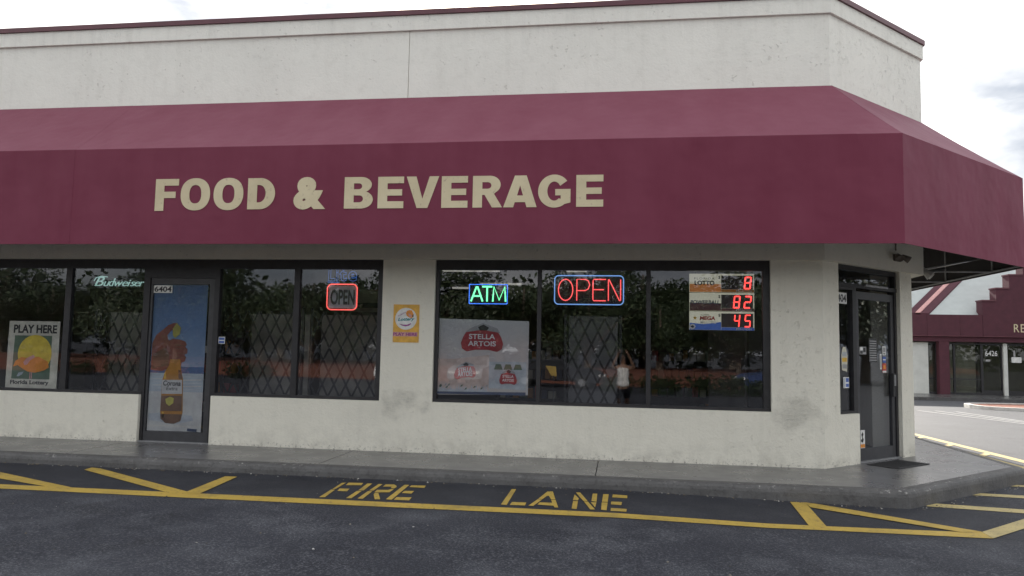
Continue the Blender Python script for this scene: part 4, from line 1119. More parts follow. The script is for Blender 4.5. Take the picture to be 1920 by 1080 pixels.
for r, (v0, v1, digs, low) in enumerate(rows):
    a, b = jk(100, v1), jk(1115, v0)
    row = fbox('display_row', FRONT, a[0], b[0], ND + 0.004, ND + 0.05, a[1] + 0.004, b[1], 'lit_panel', ja)
    a, b = jk(600, v1 - 50), jk(1095, v0 + 30)
    fbox('screen', FRONT, a[0], b[0], ND, ND + 0.003, a[1], b[1], 'screen_dark', row)
    fpoly('printed_band', FRONT, [jk(102, v0 + (165, 160, 185)[r]), jk(330, v0 + (165, 165, 165)[r] + (0, 0, 40)[r]), jk(597, v0 + 168), jk(597, v1 - 5), jk(102, v1 - 5)], ND + 0.0025, low, row)
    fpoly('printed_band', FRONT, [jk(600, v1 - 48), jk(1112, v1 - 48), jk(1112, v1 - 4), jk(600, v1 - 4)], ND + 0.0025, low if r else 'print_orange', row)
    a, b = jk(835, v1 - 8), jk(1070, v1 - 42)
    letters('lettering', FRONT, a[0], b[0], a[1], b[1], ND + 0.0005, 'MILLION', 'print_white', row, offset=0.01, spacing=1.15)
    a, b = jk(552, v0 + 88), jk(588, v0 + 35)
    letters('lettering', FRONT, a[0], b[0], a[1], b[1], ND + 0.001, '$', 'print_black', row, offset=0.02)
    for ch, u0, u1 in digs:
        a, b = jk(u0, v0 + 248), jk(u1, v0 + 45)
        digit(ch, a[0], b[0] - 0.012, a[1], b[1], ND - 0.004, row)
    if r == 0:
        a, b = jk(175, 195), jk(495, 160); letters('lettering', FRONT, a[0], b[0], a[1], b[1], ND + 0.001, 'FLORIDA', 'print_black', row, spacing=1.3)
        a, b = jk(178, 285), jk(495, 212); letters('lettering', FRONT, a[0], b[0], a[1], b[1], ND + 0.001, 'LOTTO', 'print_black', row, offset=0.05)
    elif r == 1:
        a, b = jk(110, 592), jk(575, 528); letters('lettering', FRONT, a[0], b[0], a[1], b[1], ND + 0.001, 'POWERBALL', 'print_navy', row, offset=0.03, shear=0.15)
    else:
        a, b = jk(280, 778), jk(410, 752); letters('lettering', FRONT, a[0], b[0], a[1], b[1], ND + 0.001, 'FLORIDA', 'print_black', row)
        a, b = jk(260, 850), jk(505, 785); letters('lettering', FRONT, a[0], b[0], a[1], b[1], ND + 0.001, 'MEGA', 'print_red_bright', row, offset=0.05, shear=0.1)
        a, b = jk(270, 905), jk(520, 862); letters('lettering', FRONT, a[0], b[0], a[1], b[1], ND + 0.0005, 'MILLIONS', 'print_white', row, offset=0.02)
        c = jk(185, 815); pts = []
        for i in range(10):
            rr = 0.028 if i % 2 == 0 else 0.012
            pts.append((c[0] + rr * math.sin(i * math.pi / 5), c[1] + rr * math.cos(i * math.pi / 5)))
        fpoly('printed_star', FRONT, pts, ND + 0.0015, 'print_gold', row)
        c = jk(145, 955); fpoly('printed_disc', FRONT, ell(c[0], c[1], 0.036, 0.032, 18), ND + 0.0008, 'print_white', row)
        fpoly('printed_disc_mark', FRONT, ell(c[0], c[1], 0.02, 0.014, 12), ND - 0.0006, 'print_navy', row)
hang(ja, (0.9, 1.5), 2.25)

# stickers ------------------------------------------------------------
def sticker(fr, s0, s1, z0, z1, base, label, marks=(), d=0.0785):
    o = thing('sticker', label, 'sticker', fr.p((s0 + s1) / 2, d, z0))
    fbox('sheet', fr, s0, s1, d, d + 0.0015, z0, z1, base, o)
    for (a, b, c_, e_, m_) in marks:
        fpoly('printed_mark', fr, [(s0 + a * (s1 - s0), z0 + c_ * (z1 - z0)), (s0 + b * (s1 - s0), z0 + c_ * (z1 - z0)), (s0 + b * (s1 - s0), z0 + e_ * (z1 - z0)), (s0 + a * (s1 - s0), z0 + e_ * (z1 - z0))], d - 0.0014, m_, o)
    return o
sticker(FRONT, -5.215, -5.125, 1.295, 1.385, 'print_white', 'small blue and white sticker on the pane right of the poster door', [(.08, .92, .08, .42, 'print_blue'), (.08, .92, .55, .9, 'print_blue')])
sticker(CH, 0.93, 1.09, 1.315, 1.41, 'print_grey', 'grey square notice left of centre on the corner door', [(.1, .45, .1, .45, 'print_black'), (.1, .45, .55, .9, 'print_white'), (.55, .9, .3, .9, 'print_black')])
nt = [(.08, .92, y, y + .045, 'print_grey') for y in (.06, .16, .26, .36, .46, .56, .66, .76, .86)]
sticker(CH, 1.155, 1.355, 1.22, 1.52, 'print_black', 'dark notice with grey lines in the middle of the corner door', nt)
sticker(CH, 1.49, 1.575, 1.31, 1.425, 'print_white', 'white sticker with grey emblem high on the corner door', [(.2, .8, .35, .85, 'print_grey'), (.25, .75, .1, .22, 'print_black')])
sticker(CH, 1.42, 1.465, 1.13, 1.325, 'print_white', 'narrow white strip sticker beside the red sticker on the corner door', [(.3, .7, .1, .9, 'print_grey')])
sticker(CH, 1.49, 1.575, 1.215, 1.29, 'print_blue', 'small blue sticker above the red sticker on the corner door', [(.1, .9, .4, .6, 'print_white')])
sticker(CH, 1.48, 1.578, 1.085, 1.205, 'print_red_bright', 'red and white sticker near the handle of the corner door', [(.02, .98, .02, .22, 'print_white'), (.2, .8, .4, .8, 'print_orange')])
fs_ = sticker(CH, 0.895, 1.02, 0.165, 0.385, 'print_white', 'white lottery sticker with orange foot at the base of the corner door', [(.04, .96, .03, .22, 'print_orange')])
fpoly('printed_bird', CH, [(0.935, 0.33), (0.965, 0.36), (0.985, 0.335), (0.965, 0.30), (0.99, 0.27), (0.97, 0.235), (0.935, 0.24), (0.925, 0.27), (0.95, 0.275), (0.955, 0.29)], 0.0768, 'print_black', fs_)
sticker(CH, 0.545, 0.675, 0.905, 1.035, 'print_white', 'blue and white card sticker low on the narrow sidelight', [(.05, .35, .05, .95, 'print_steel'), (.45, .95, .55, .92, 'print_blue'), (.45, .95, .1, .4, 'print_blue')])
sq = thing('sticker', 'round white sticker at the left edge of the narrow sidelight', 'sticker', CH.p(0.40, 0.0785, 1.17))
fpoly('sheet', CH, ell(0.405, 1.22, 0.036, 0.05, 20), 0.0785, 'print_white', sq, 0.0015)
fpoly('printed_mark', CH, ell(0.405, 1.22, 0.02, 0.03, 14), 0.077, 'print_grey', sq)
bt = thing('bottle_sticker', 'pale bottle shaped cutout in the middle of the narrow sidelight', 'sticker', CH.p(0.58, 0.079, 1.10))
fpoly('sheet', CH, [(0.52, 1.12), (0.635, 1.10), (0.65, 1.30), (0.625, 1.37), (0.61, 1.40), (0.545, 1.40), (0.53, 1.36), (0.51, 1.30)], 0.0785, 'print_cream', bt, 0.0015)
for z0, z1, m_ in ((1.14, 1.19, 'print_grey'), (1.22, 1.27, 'print_gold'), (1.29, 1.34, 'print_steel')):
    fpoly('printed_mark', CH, [(0.53, z0), (0.63, z0), (0.635, z1), (0.525, z1)], 0.077, m_, bt)

# ------------------------------------------------------------------ inside: folding gates, lights, furniture
def clip_line(p, q, s0, s1, z0, z1):
    dx, dz = q[0] - p[0], q[1] - p[1]
    t0, t1 = 0.0, 1.0
    for pp_, qq in ((-dx, p[0] - s0), (dx, s1 - p[0]), (-dz, p[1] - z0), (dz, z1 - p[1])):
        if abs(pp_) < 1e-9:
            if qq < 0: return None
        else:
            r_ = qq / pp_
            if pp_ < 0: t0 = max(t0, r_)
            else: t1 = min(t1, r_)
    if t1 - t0 < 0.05: return None
    return (p[0] + dx * t0, p[1] + dz * t0), (p[0] + dx * t1, p[1] + dz * t1)
def gate(s0, s1, z0, z1, d, label, pitch=0.165):
    o = thing('folding_gate', label, 'security gate', FRONT.p((s0 + s1) / 2, d, 0), 'folding gates inside the windows')
    h = (z1 - z0) / 2
    run = h * 0.5
    k0 = s0 - h
    for half in (0, 1):
        za, zb = z0 + h * half, z0 + h * (half + 1)
        s = s0 - run
        while s < s1:
            for sg_, dd in ((1, 0.0), (-1, 0.011)):
                a, b = ((s, za), (s + run, zb)) if sg_ > 0 else ((s + run, za), (s, zb))
                c_ = clip_line(a, b, s0, s1, z0, z1)
                if c_:
                    (x0, y0), (x1, y1) = c_
                    v = Vector((x1 - x0, y1 - y0)).normalized(); n_ = Vector((-v.y, v.x)) * 0.0125
                    pts = [(x0 + n_.x, y0 + n_.y), (x0 - n_.x, y0 - n_.y), (x1 - n_.x, y1 - n_.y), (x1 + n_.x, y1 + n_.y)]
                    fpoly('slat', FRONT, pts, d + dd, 'gate_steel', o, 0.006)
            s += pitch
    for s in (s0, s1):
        fbox('gate_post', FRONT, s - 0.015, s + 0.015, d - 0.01, d + 0.03, 0.0, z1 + 0.05, 'gate_steel', o)
gate(-5.35, -4.22, 0.45, 1.75, 0.45, 'folding steel gate behind the pane right of the poster door')
gate(-4.12, -3.10, 0.45, 1.75, 0.52, 'folding steel gate behind the pane with the small OPEN sign')
gate(-0.70, 0.00, 0.40, 1.70, 0.48, 'folding steel gate below the large red OPEN sign')
gate(-7.30, -6.45, 0.45, 1.70, 0.50, 'folding steel gate behind the pane with the script sign')

def strip_light(x0, x1, y, z, label):
    o = thing('ceiling_light', label, 'ceiling light', (0.5 * (x0 + x1), y, z), 'ceiling strip lights')
    fbox('housing', FRONT, x0, x1, y - 0.09, y + 0.09, z, z + 0.06, 'grey_plastic', o)
    for q in (-0.04, 0.04):
        tube('lamp_tube', [(x0 + 0.03, y + q, z - 0.02), (x1 - 0.03, y + q, z - 0.02)], 0.016, 'tube_light', o)
strip_light(-3.1, -2.05, 3.6, 2.66, 'nearest strip light on the ceiling above the ATM sign')
strip_light(-2.85, -1.95, 5.8, 2.62, 'short strip light hung just above the ATM sign')
strip_light(-3.6, -2.75, 6.6, 2.60, 'strip light at the left edge of the right window')
strip_light(-0.95, -0.55, 3.6, 2.66, 'short strip light above the large red OPEN sign')

def shelf(x0, x1, y, h, label, mat='shelf_dark'):
    o = thing('shelf_rack', label, 'shelf', ((x0 + x1) / 2, y, 0), 'shelf racks inside the store')
    for x in (x0, x1 - 0.03):
        fbox('side_panel', FRONT, x, x + 0.03, y, y + 0.45, 0.0, h, mat, o)
    fbox('back_panel', FRONT, x0 + 0.03, x1 - 0.03, y + 0.2, y + 0.22, 0.05, h, mat, o)
    z = 0.12
    while z < h - 0.1:
        fbox('shelf_board', FRONT, x0 + 0.03, x1 - 0.03, y + 0.005, y + 0.2, z, z + 0.025, mat, o)
        cols = ('print_red', 'print_green', 'print_amber', 'print_navy', 'print_cream', 'print_brown')
        x = x0 + 0.08
        while x < x1 - 0.15:
            wd = random.uniform(0.07, 0.13); hh = random.uniform(0.14, 0.24)
            fbox('packet', FRONT, x, x + wd, y + 0.03, y + 0.15, z + 0.0255, z + hh, random.choice(cols), o)
            x += wd + random.uniform(0.01, 0.05)
        z += 0.33
shelf(-2.1, -0.9, 3.6, 1.45, 'dark stocked shelf behind the beer poster window')
shelf(0.5, 1.9, 5.2, 1.4, 'dark stocked shelf under the jackpot display')
shelf(-7.6, -6.3, 2.8, 1.5, 'dark stocked shelf behind the second window')
ck = thing('added_dark_cabinet', 'dark cabinet added inside to darken the corner door glass', 'cabinet', CH.p(1.2, 1.3, 0))  # cabinet added so the view through the corner door stays dark
fbox('carcass', CH, 0.3, 2.0, 1.3, 1.9, 0.004, 2.1, 'shelf_dark', ck)
for k in range(2):
    fbox('door_panel', CH, 0.35 + k * 0.82, 1.13 + k * 0.82, 1.28, 1.298, 0.15, 1.95, 'black_rubber', ck)
cb = thing('wall_cabinet', 'beige cabinet with a dark slot behind the small OPEN sign', 'cabinet', (-4.0, 2.6, 0))
fbox('carcass', FRONT, -4.5, -3.45, 2.6, 3.1, 0.0, 2.22, 'cabinet_beige', cb)
fbox('slot', FRONT, -4.45, -3.5, 2.585, 2.598, 1.92, 2.0, 'print_black', cb)
fbox('door_panel', FRONT, -4.46, -4.0, 2.58, 2.598, 0.1, 1.85, 'shelf_dark', cb)
fbox('door_panel', FRONT, -3.96, -3.49, 2.58, 2.598, 0.1, 1.85, 'shelf_dark', cb)
for x0_, x1_, y_, lb in ((-5.1, -4.25, 0.75, 'dull board added as paler ground behind the gate right of the poster door'), (-4.1, -3.05, 0.8, 'dull board added as paler ground behind the gate under the small OPEN sign'), (-7.3, -6.4, 0.8, 'dull board added as paler ground behind the gate under the script sign')):
    q_ = thing('gate_backing_board', lb, 'board', ((x0_ + x1_) / 2, y_, 0))  # boards added so the dark gate slats show against a lighter ground
    fbox('board_face', FRONT, x0_, x1_, y_, y_ + 0.03, 0.05, 1.72, 'gate_backing_dull', q_)
    for x in (x0_ + 0.05, x1_ - 0.1):
        fbox('foot', FRONT, x, x + 0.05, y_ - 0.15, y_ + 0.2, 0.002, 0.05, 'gate_steel', q_)
bdv = thing('gate_backing_board', 'grey board standing behind the gate under the large OPEN sign', 'board', (-0.35, 0.9, 0))
fbox('board_face', FRONT, -0.68, -0.04, 0.9, 0.94, 0.05, 1.75, 'board_grey', bdv)
for x in (-0.66, -0.10):
    fbox('foot', FRONT, x, x + 0.05, 0.75, 1.1, 0.002, 0.05, 'gate_steel', bdv)
yc = thing('price_card', 'tilted orange yellow card low in the middle pane', 'card', FRONT.p(-0.83, 0.3, 0.95))
fpoly('card_face', FRONT, [(-0.93, 1.10), (-0.80, 1.09), (-0.79, 0.97), (-0.86, 0.975)], 0.30, 'print_gold', yc, 0.003)
tube('card_stem', [FRONT.p(-0.83, 0.302, 0.975), FRONT.p(-0.82, 0.31, 0.0)], 0.006, 'gate_steel', yc)

# ------------------------------------------------------------------ the retail block across the lot
fb = thing('retail_building', 'far retail block with maroon fascia, stepped gable and white roof', 'building', (16, 28, -0.29))
FZ = -0.29
fbox('wall', FAR, 9.0, 13.40, 0.0, 0.3, FZ - 0.2, 1.95, 'far_white', fb)
fbox('pier', FAR, 16.44, 16.60, -0.05, 0.3, FZ - 0.2, 1.95, 'far_white', fb)
fbox('wall', FAR, 20.5, 26, 0.0, 0.3, FZ - 0.2, 1.95, 'far_white', fb)
fbox('column', FAR, 13.75, 14.16, -0.28, 0.12, FZ - 0.2, 1.99, 'maroon_stucco', fb)
fbox('lower_fascia', FAR, 9.0, 26, -0.22, 0.3, 1.995, 2.23, 'maroon_stucco', fb)
for a, b in ((9.0, 13.28), (13.29, 14.62), (14.63, 15.54)):
    fbox('fascia_panel', FAR, a, b, -0.28, 0.3, 2.235, 3.17, 'maroon_stucco', fb)
steps = [(15.55, 16.11, 3.83), (16.11, 16.65, 4.37), (16.65, 17.21, 4.96), (17.21, 20.5, 5.50), (20.5, 21.06, 4.96), (21.06, 21.6, 4.37), (21.6, 22.15, 3.83), (22.15, 26, 3.17)]
for a, b, z in steps:
    fbox('gable_step', FAR, a, b, -0.285, 0.3, 2.235, z - 0.06, 'maroon_stucco', fb)
    fbox('step_cap', FAR, a - 0.03, b + (0.03 if z >= 5 else 0.0), -0.32, 0.32, z - 0.058, z, 'maroon_metal', fb)
# ledge line
fbox('fascia_ledge', FAR, 9.0, 26, -0.33, 0.0, 2.222, 2.25, 'maroon_metal', fb)
for ch, a, b in (('R', 16.78, 16.99), ('E', 17.05, 17.22), ('T', 17.26, 17.46)):
    letters('letter', FAR, a, b, 2.44, 2.79, -0.30, ch, 'awning_letter', fb, th=0.012)
# roof slopes and a raised rib, its sunlit top painted as a pink strip
rf = mobj('roof', [(9.0, 26.6, 3.18), (26, 26.6, 3.18), (26, 31.0, 6.5), (9.0, 31.0, 6.5), (9.0, 26.6, 3.1), (26, 26.6, 3.1), (26, 31.0, 3.1), (9.0, 31.0, 3.1)],
          [(0, 1, 2, 3), (4, 7, 6, 5), (0, 4, 5, 1), (1, 5, 6, 2), (2, 6, 7, 3), (3, 7, 4, 0)], 'white_roof', fb)
def rib(x0, x1, run, w, hgt, mat, lift=0.0):
    ax, ay, az = x0, 26.6, 3.18
    bx_, by, bz = x1, 26.6 + run, 3.18 + run * 3.32 / 4.4
    sl_ = 3.32 / 4.4
    vs = []
    for (x, y, z) in ((ax, ay, az), (bx_, by, bz)):
        vs += [(x, y, z + lift - 0.02), (x + w, y, z + lift - 0.02), (x + w, y, z + hgt + lift), (x, y, z + hgt + lift)]
    return mobj('roof_rib', vs, [(0, 1, 2, 3), (7, 6, 5, 4), (0, 4, 5, 1), (1, 5, 6, 2), (2, 6, 7, 3), (3, 7, 4, 0)], mat, rf)
rib(12.60, 15.28, 2.6, 0.92, 0.07, 'maroon_stucco')
rib(12.95, 15.63, 2.6, 0.20, 0.10, 'print_pink')  # pink strip paints the sunlight on top of the maroon rib
# glazing
def fwin(s0, s1):
    window(FAR, s0, s1, FZ, 1.94, [], head=0.06, sill=0.09, jl=0.04, jr=0.04, glass='far_glass', host=fb)
for a, b in ((13.40, 13.76), (14.15, 14.49), (14.49, 15.60)):
    w_ = emp('window', fb, FAR.p((a + b) / 2, 0.05, FZ))
    fbox('frame_head', FAR, a, b, 0.05, 0.14, 1.88, 1.94, 'dark_bronze', w_)
    fbox('frame_sill', FAR, a, b, 0.05, 0.14, FZ, FZ + 0.08, 'dark_bronze', w_)
    fbox('frame_rail', FAR, a + .04, b - .04, 0.05, 0.14, 0.35, 0.40, 'dark_bronze', w_)
    fbox('frame_jamb', FAR, a, a + 0.04, 0.05, 0.14, FZ + 0.08, 1.88, 'dark_bronze', w_)
    fbox('frame_jamb', FAR, b - 0.04, b, 0.05, 0.14, FZ + 0.08, 1.88, 'dark_bronze', w_)
    fbox('pane', FAR, a + .036, b - .036, 0.09, 0.096, FZ + 0.076, 0.354, 'far_glass', w_)
    fbox('pane', FAR, a + .036, b - .036, 0.09, 0.096, 0.396, 1.884, 'far_glass', w_)
for a, b, tx in ((15.60, 16.44, '6426'), (16.60, 17.5, None), (17.5, 18.9, None), (18.9, 20.5, None)):
    dr = emp('door', fb, FAR.p((a + b) / 2, 0.05, FZ))
    fbox('frame_head', FAR, a, b, 0.05, 0.14, 1.86, 1.94, 'dark_bronze', dr)
    fbox('bottom_rail', FAR, a + .06, b - .06, 0.06, 0.13, FZ, FZ + 0.2, 'dark_bronze', dr)
    fbox('frame_jamb', FAR, a, a + 0.06, 0.05, 0.14, FZ, 1.86, 'dark_bronze', dr)
    fbox('frame_jamb', FAR, b - 0.06, b, 0.05, 0.14, FZ, 1.86, 'dark_bronze', dr)
    fbox('pane', FAR, a + .056, b - .056, 0.09, 0.096, FZ + 0.196, 1.864, 'far_glass', dr)
    if tx:
        letters('lettering', FAR, a + 0.17, a + 0.66, 1.40, 1.63, 0.085, tx, 'print_white', dr, offset=0.01)
        fpoly('notice', FAR, [(a + .18, 1.16), (a + .36, 1.16), (a + .36, 1.25), (a + .18, 1.25)], 0.086, 'print_grey', dr)
    elif a < 17:
        fpoly('notice', FAR, [(a + .22, 1.13), (a + .62, 1.13), (a + .62, 1.37), (a + .22, 1.37)], 0.086, 'print_white', dr)
        fpoly('notice', FAR, [(a + .30, 1.38), (a + .38, 1.38), (a + .38, 1.66), (a + .30, 1.66)], 0.086, 'print_grey', dr)
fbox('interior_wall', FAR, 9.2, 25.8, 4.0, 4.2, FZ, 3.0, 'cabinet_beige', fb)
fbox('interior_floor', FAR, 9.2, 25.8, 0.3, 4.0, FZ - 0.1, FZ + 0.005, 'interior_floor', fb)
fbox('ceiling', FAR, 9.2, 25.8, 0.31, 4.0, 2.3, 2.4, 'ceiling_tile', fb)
fbox('partition', FAR, 14.95, 15.15, 1.6, 3.9, FZ, 2.3, 'cabinet_beige', fb)
fbox('partition', FAR, 15.62, 15.72, 0.5, 3.9, FZ, 2.3, 'shelf_dark', fb)
fbox('window_backing', FAR, 13.42, 15.56, 0.55, 0.58, FZ, 2.1, 'board_beige', fb)
far_walk = tag(mobj('far_sidewalk', boxv(FRONT, 6.0, 30, 23.3, 26.5, -0.6, FZ), BOXF, 'walk_concrete'), kind='structure')
# planted island with a painted kerb
def island(cx, cy, rx, ry):
    z = zg(cx, cy)
    o = tag(thing('traffic_island', None, None, (cx, cy, z)), kind='structure')
    outer = full(cx, cy, rx, ry, 3.2, 36); inner = full(cx, cy, rx - 0.16, ry - 0.16, 3.2, 36)
    vs = [(x, y, z - 0.1) for x, y in outer] + [(x, y, z + 0.12) for x, y in outer] + [(x, y, z + 0.12) for x, y in inner] + [(x, y, z - 0.1) for x, y in inner]
    fs = [(j * 36 + i, j * 36 + (i + 1) % 36, (j + 1) * 36 + (i + 1) % 36, (j + 1) * 36 + i) for j in range(3) for i in range(36)]
    mobj('kerb', vs, fs, 'kerb_white', o)
    mobj('soil', [(x, y, z + 0.09) for x, y in inner], [tuple(range(36))], 'mulch', o)
island(15.2, 18.1, 3.7, 1.5)

# ------------------------------------------------------------------ the far side of the lot, seen only in the window reflections
bed = tag(mobj('mulch_bed', [(-70, -33, -0.52), (40, -29, -0.52), (40, -31, 0.0), (-70, -36, 0.05), (40, -42, 0.25), (-70, -47, 0.3)], [(0, 3, 2, 1), (3, 5, 4, 2)], 'mulch'), kind='structure')
def leaf_cloud(centres, per, spread, size, rng):
    vs, fs = [], []
    for (cx, cy, cz, rr) in centres:
        for _ in range(per):
            while True:
                x, y, z = (rng.uniform(-1, 1) for _ in range(3))
                if x * x + y * y + z * z <= 1: break
            p = Vector((cx + x * rr, cy + y * rr, cz + z * rr * spread))
            u = Vector((rng.gauss(0, 1), rng.gauss(0, 1), rng.gauss(0, 1))).normalized()
            v = u.orthogonal().normalized()
            s = size * rng.uniform(0.6, 1.3)
            k = len(vs)
            vs += [p - u * s, p + v * s * 0.55, p + u * s, p - v * s * 0.55]
            fs.append((k, k + 1, k + 2, k + 3))
    return vs, fs
TREE = []
for var in range(3):
    rng = random.Random(40 + var)
    H = (6.5, 7.6, 5.6)[var]
    limbs = []
    centres = []
    base_r = 0.2 + 0.04 * var
    for k in range(7):
        an = k * 2.4 + rng.uniform(-.4, .4)
        z0 = rng.uniform(0.9, 1.9)
        L = rng.uniform(1.6, 2.9)
        tip = Vector((math.cos(an) * L, math.sin(an) * L, z0 + rng.uniform(1.2, 3.2)))
        mid = Vector((math.cos(an) * L * .45, math.sin(an) * L * .45, z0 + (tip.z - z0) * .6))
        limbs.append([(0, 0, z0), mid, tip])
        centres.append((*tip, rng.uniform(0.9, 1.4)))
        centres.append((*(mid * 1.15), rng.uniform(0.7, 1.1)))
    for k in range(12):
        an = rng.uniform(0, 6.28); rr = rng.uniform(0.3, 2.8)
        centres.append((math.cos(an) * rr, math.sin(an) * rr, rng.uniform(1.5, H - 1 - rr * .5), rng.uniform(0.7, 1.25)))
    tv, tf = tube_geo([(0, 0, -0.5), (0.05, 0.02, 1.2), (-0.04, 0.05, 2.6), (0.05, 0, H * 0.75)], base_r, False, 9, 0.05)
    for lb in limbs:
        v, f = tube_geo(lb, 0.09, False, 6, 0.025)
        k = len(tv); tv += v; tf += [tuple(i + k for i in q) for q in f]
    cv, cf = leaf_cloud(centres, 300, 0.85, 0.11, rng)
    tm = bpy.data.meshes.new('trunk'); tm.from_pydata([tuple(v) for v in tv], [], tf); tm.materials.append(MAT['bark'])
    cm = bpy.data.meshes.new('crown'); cm.from_pydata([tuple(v) for v in cv], [], cf); cm.materials.append(MAT['leaf'])
    TREE.append((tm, cm))
tree_spots = [(-58, -47), (-52, -48.5), (-46, -46.5), (-39, -48), (-33, -46.5), (-27, -48.5), (-21, -47), (-14.5, -48), (-9, -46.5), (-3.5, -48.5), (1.5, -46.5), (8, -48), (14, -47), (20, -48.5), (38, 6), (40, 12), (38.5, 18.5), (41, 25), (36, 0), (43, 31),
    (-40, -38), (-34, -41), (-29, -37), (-24.5, -40), (-20, -38), (-16, -41), (-11.5, -39), (-6.5, -41.5), (-2, -38.5), (2.5, -41), (7, -38), (12, -40), (17, -38), (23, -40)]
ordn = ['first', 'second', 'third', 'fourth', 'fifth', 'sixth', 'seventh', 'eighth', 'ninth', 'tenth', 'eleventh', 'twelfth', 'thirteenth', 'fourteenth']
for k, (x, y) in enumerate(tree_spots):
    tm, cm = TREE[k % 3]
    if k < 14: lb, gp = f'leafy tree reflected in the windows, {ordn[k]} from the left in the back row', 'trees across the lot'
    elif k < 20: lb, gp = f'leafy tree beyond the side lot, {ordn[k - 14]} in its row', 'trees beyond the side lot'
    else: lb, gp = f'leafy tree reflected in the windows, {ordn[k - 20]} from the left in the front row', 'trees across the lot'
    o = thing('tree', lb, 'tree', (x, y, -0.2), gp)
    for nm, me in (('trunk', tm), ('crown', cm)):
        c_ = bpy.data.objects.new(nm, me); COL.objects.link(c_); c_.parent = o
        ORG[c_] = ORG[o]
    o.rotation_euler = (0, 0, k * 1.9)
    s_ = (1.25 if k < 20 else 0.95) + 0.25 * ((k * 37) % 10) / 10
    o.scale = (s_ * 1.15, s_ * 1.15, s_)
rng = random.Random(9)
wv, wf = leaf_cloud([(rng.uniform(-95, 60), -56 + rng.uniform(-2, 2), rng.uniform(-.3, 6.5), rng.uniform(1.2, 2.2)) for _ in range(330)], 60, 0.9, 0.34, rng)
tag(mobj('far_woodland', wv, wf, 'leaf_dark'), 'dark belt of woodland behind the trees, reflected in the windows', 'woodland', kind='stuff')
rng = random.Random(5)
HEDGE = []
for var in range(2):
    v, f = leaf_cloud([(rng.uniform(-1.6, 1.6), rng.uniform(-.35, .35), rng.uniform(0.2, 0.55), rng.uniform(0.35, 0.5)) for _ in range(14)], 80, 0.9, 0.09, rng)
    me = bpy.data.meshes.new('hedge'); me.from_pydata([tuple(q) for q in v], [], f); me.materials.append(MAT['leaf_dark'])
    HEDGE.append(me)
hx = [-30, -26.6, -23.1, -19.5, 1.0, 4.2, 7.4, 10.6]
for k, x in enumerate(hx):
    o = bpy.data.objects.new('hedge', HEDGE[k % 2]); link(o, None, (x, -24.5 - 0.2 * (k % 3) - (4.0 if x < 0 else 0), -0.52))
    o.rotation_euler = (0, 0, 0.05 * k)
    side = 'left' if x < 0 else 'right'
    tag(o, f'low dark hedge reflected in the {side} windows, {ordn[k % 4]} in its row', 'hedge', 'clipped hedges across the lot')

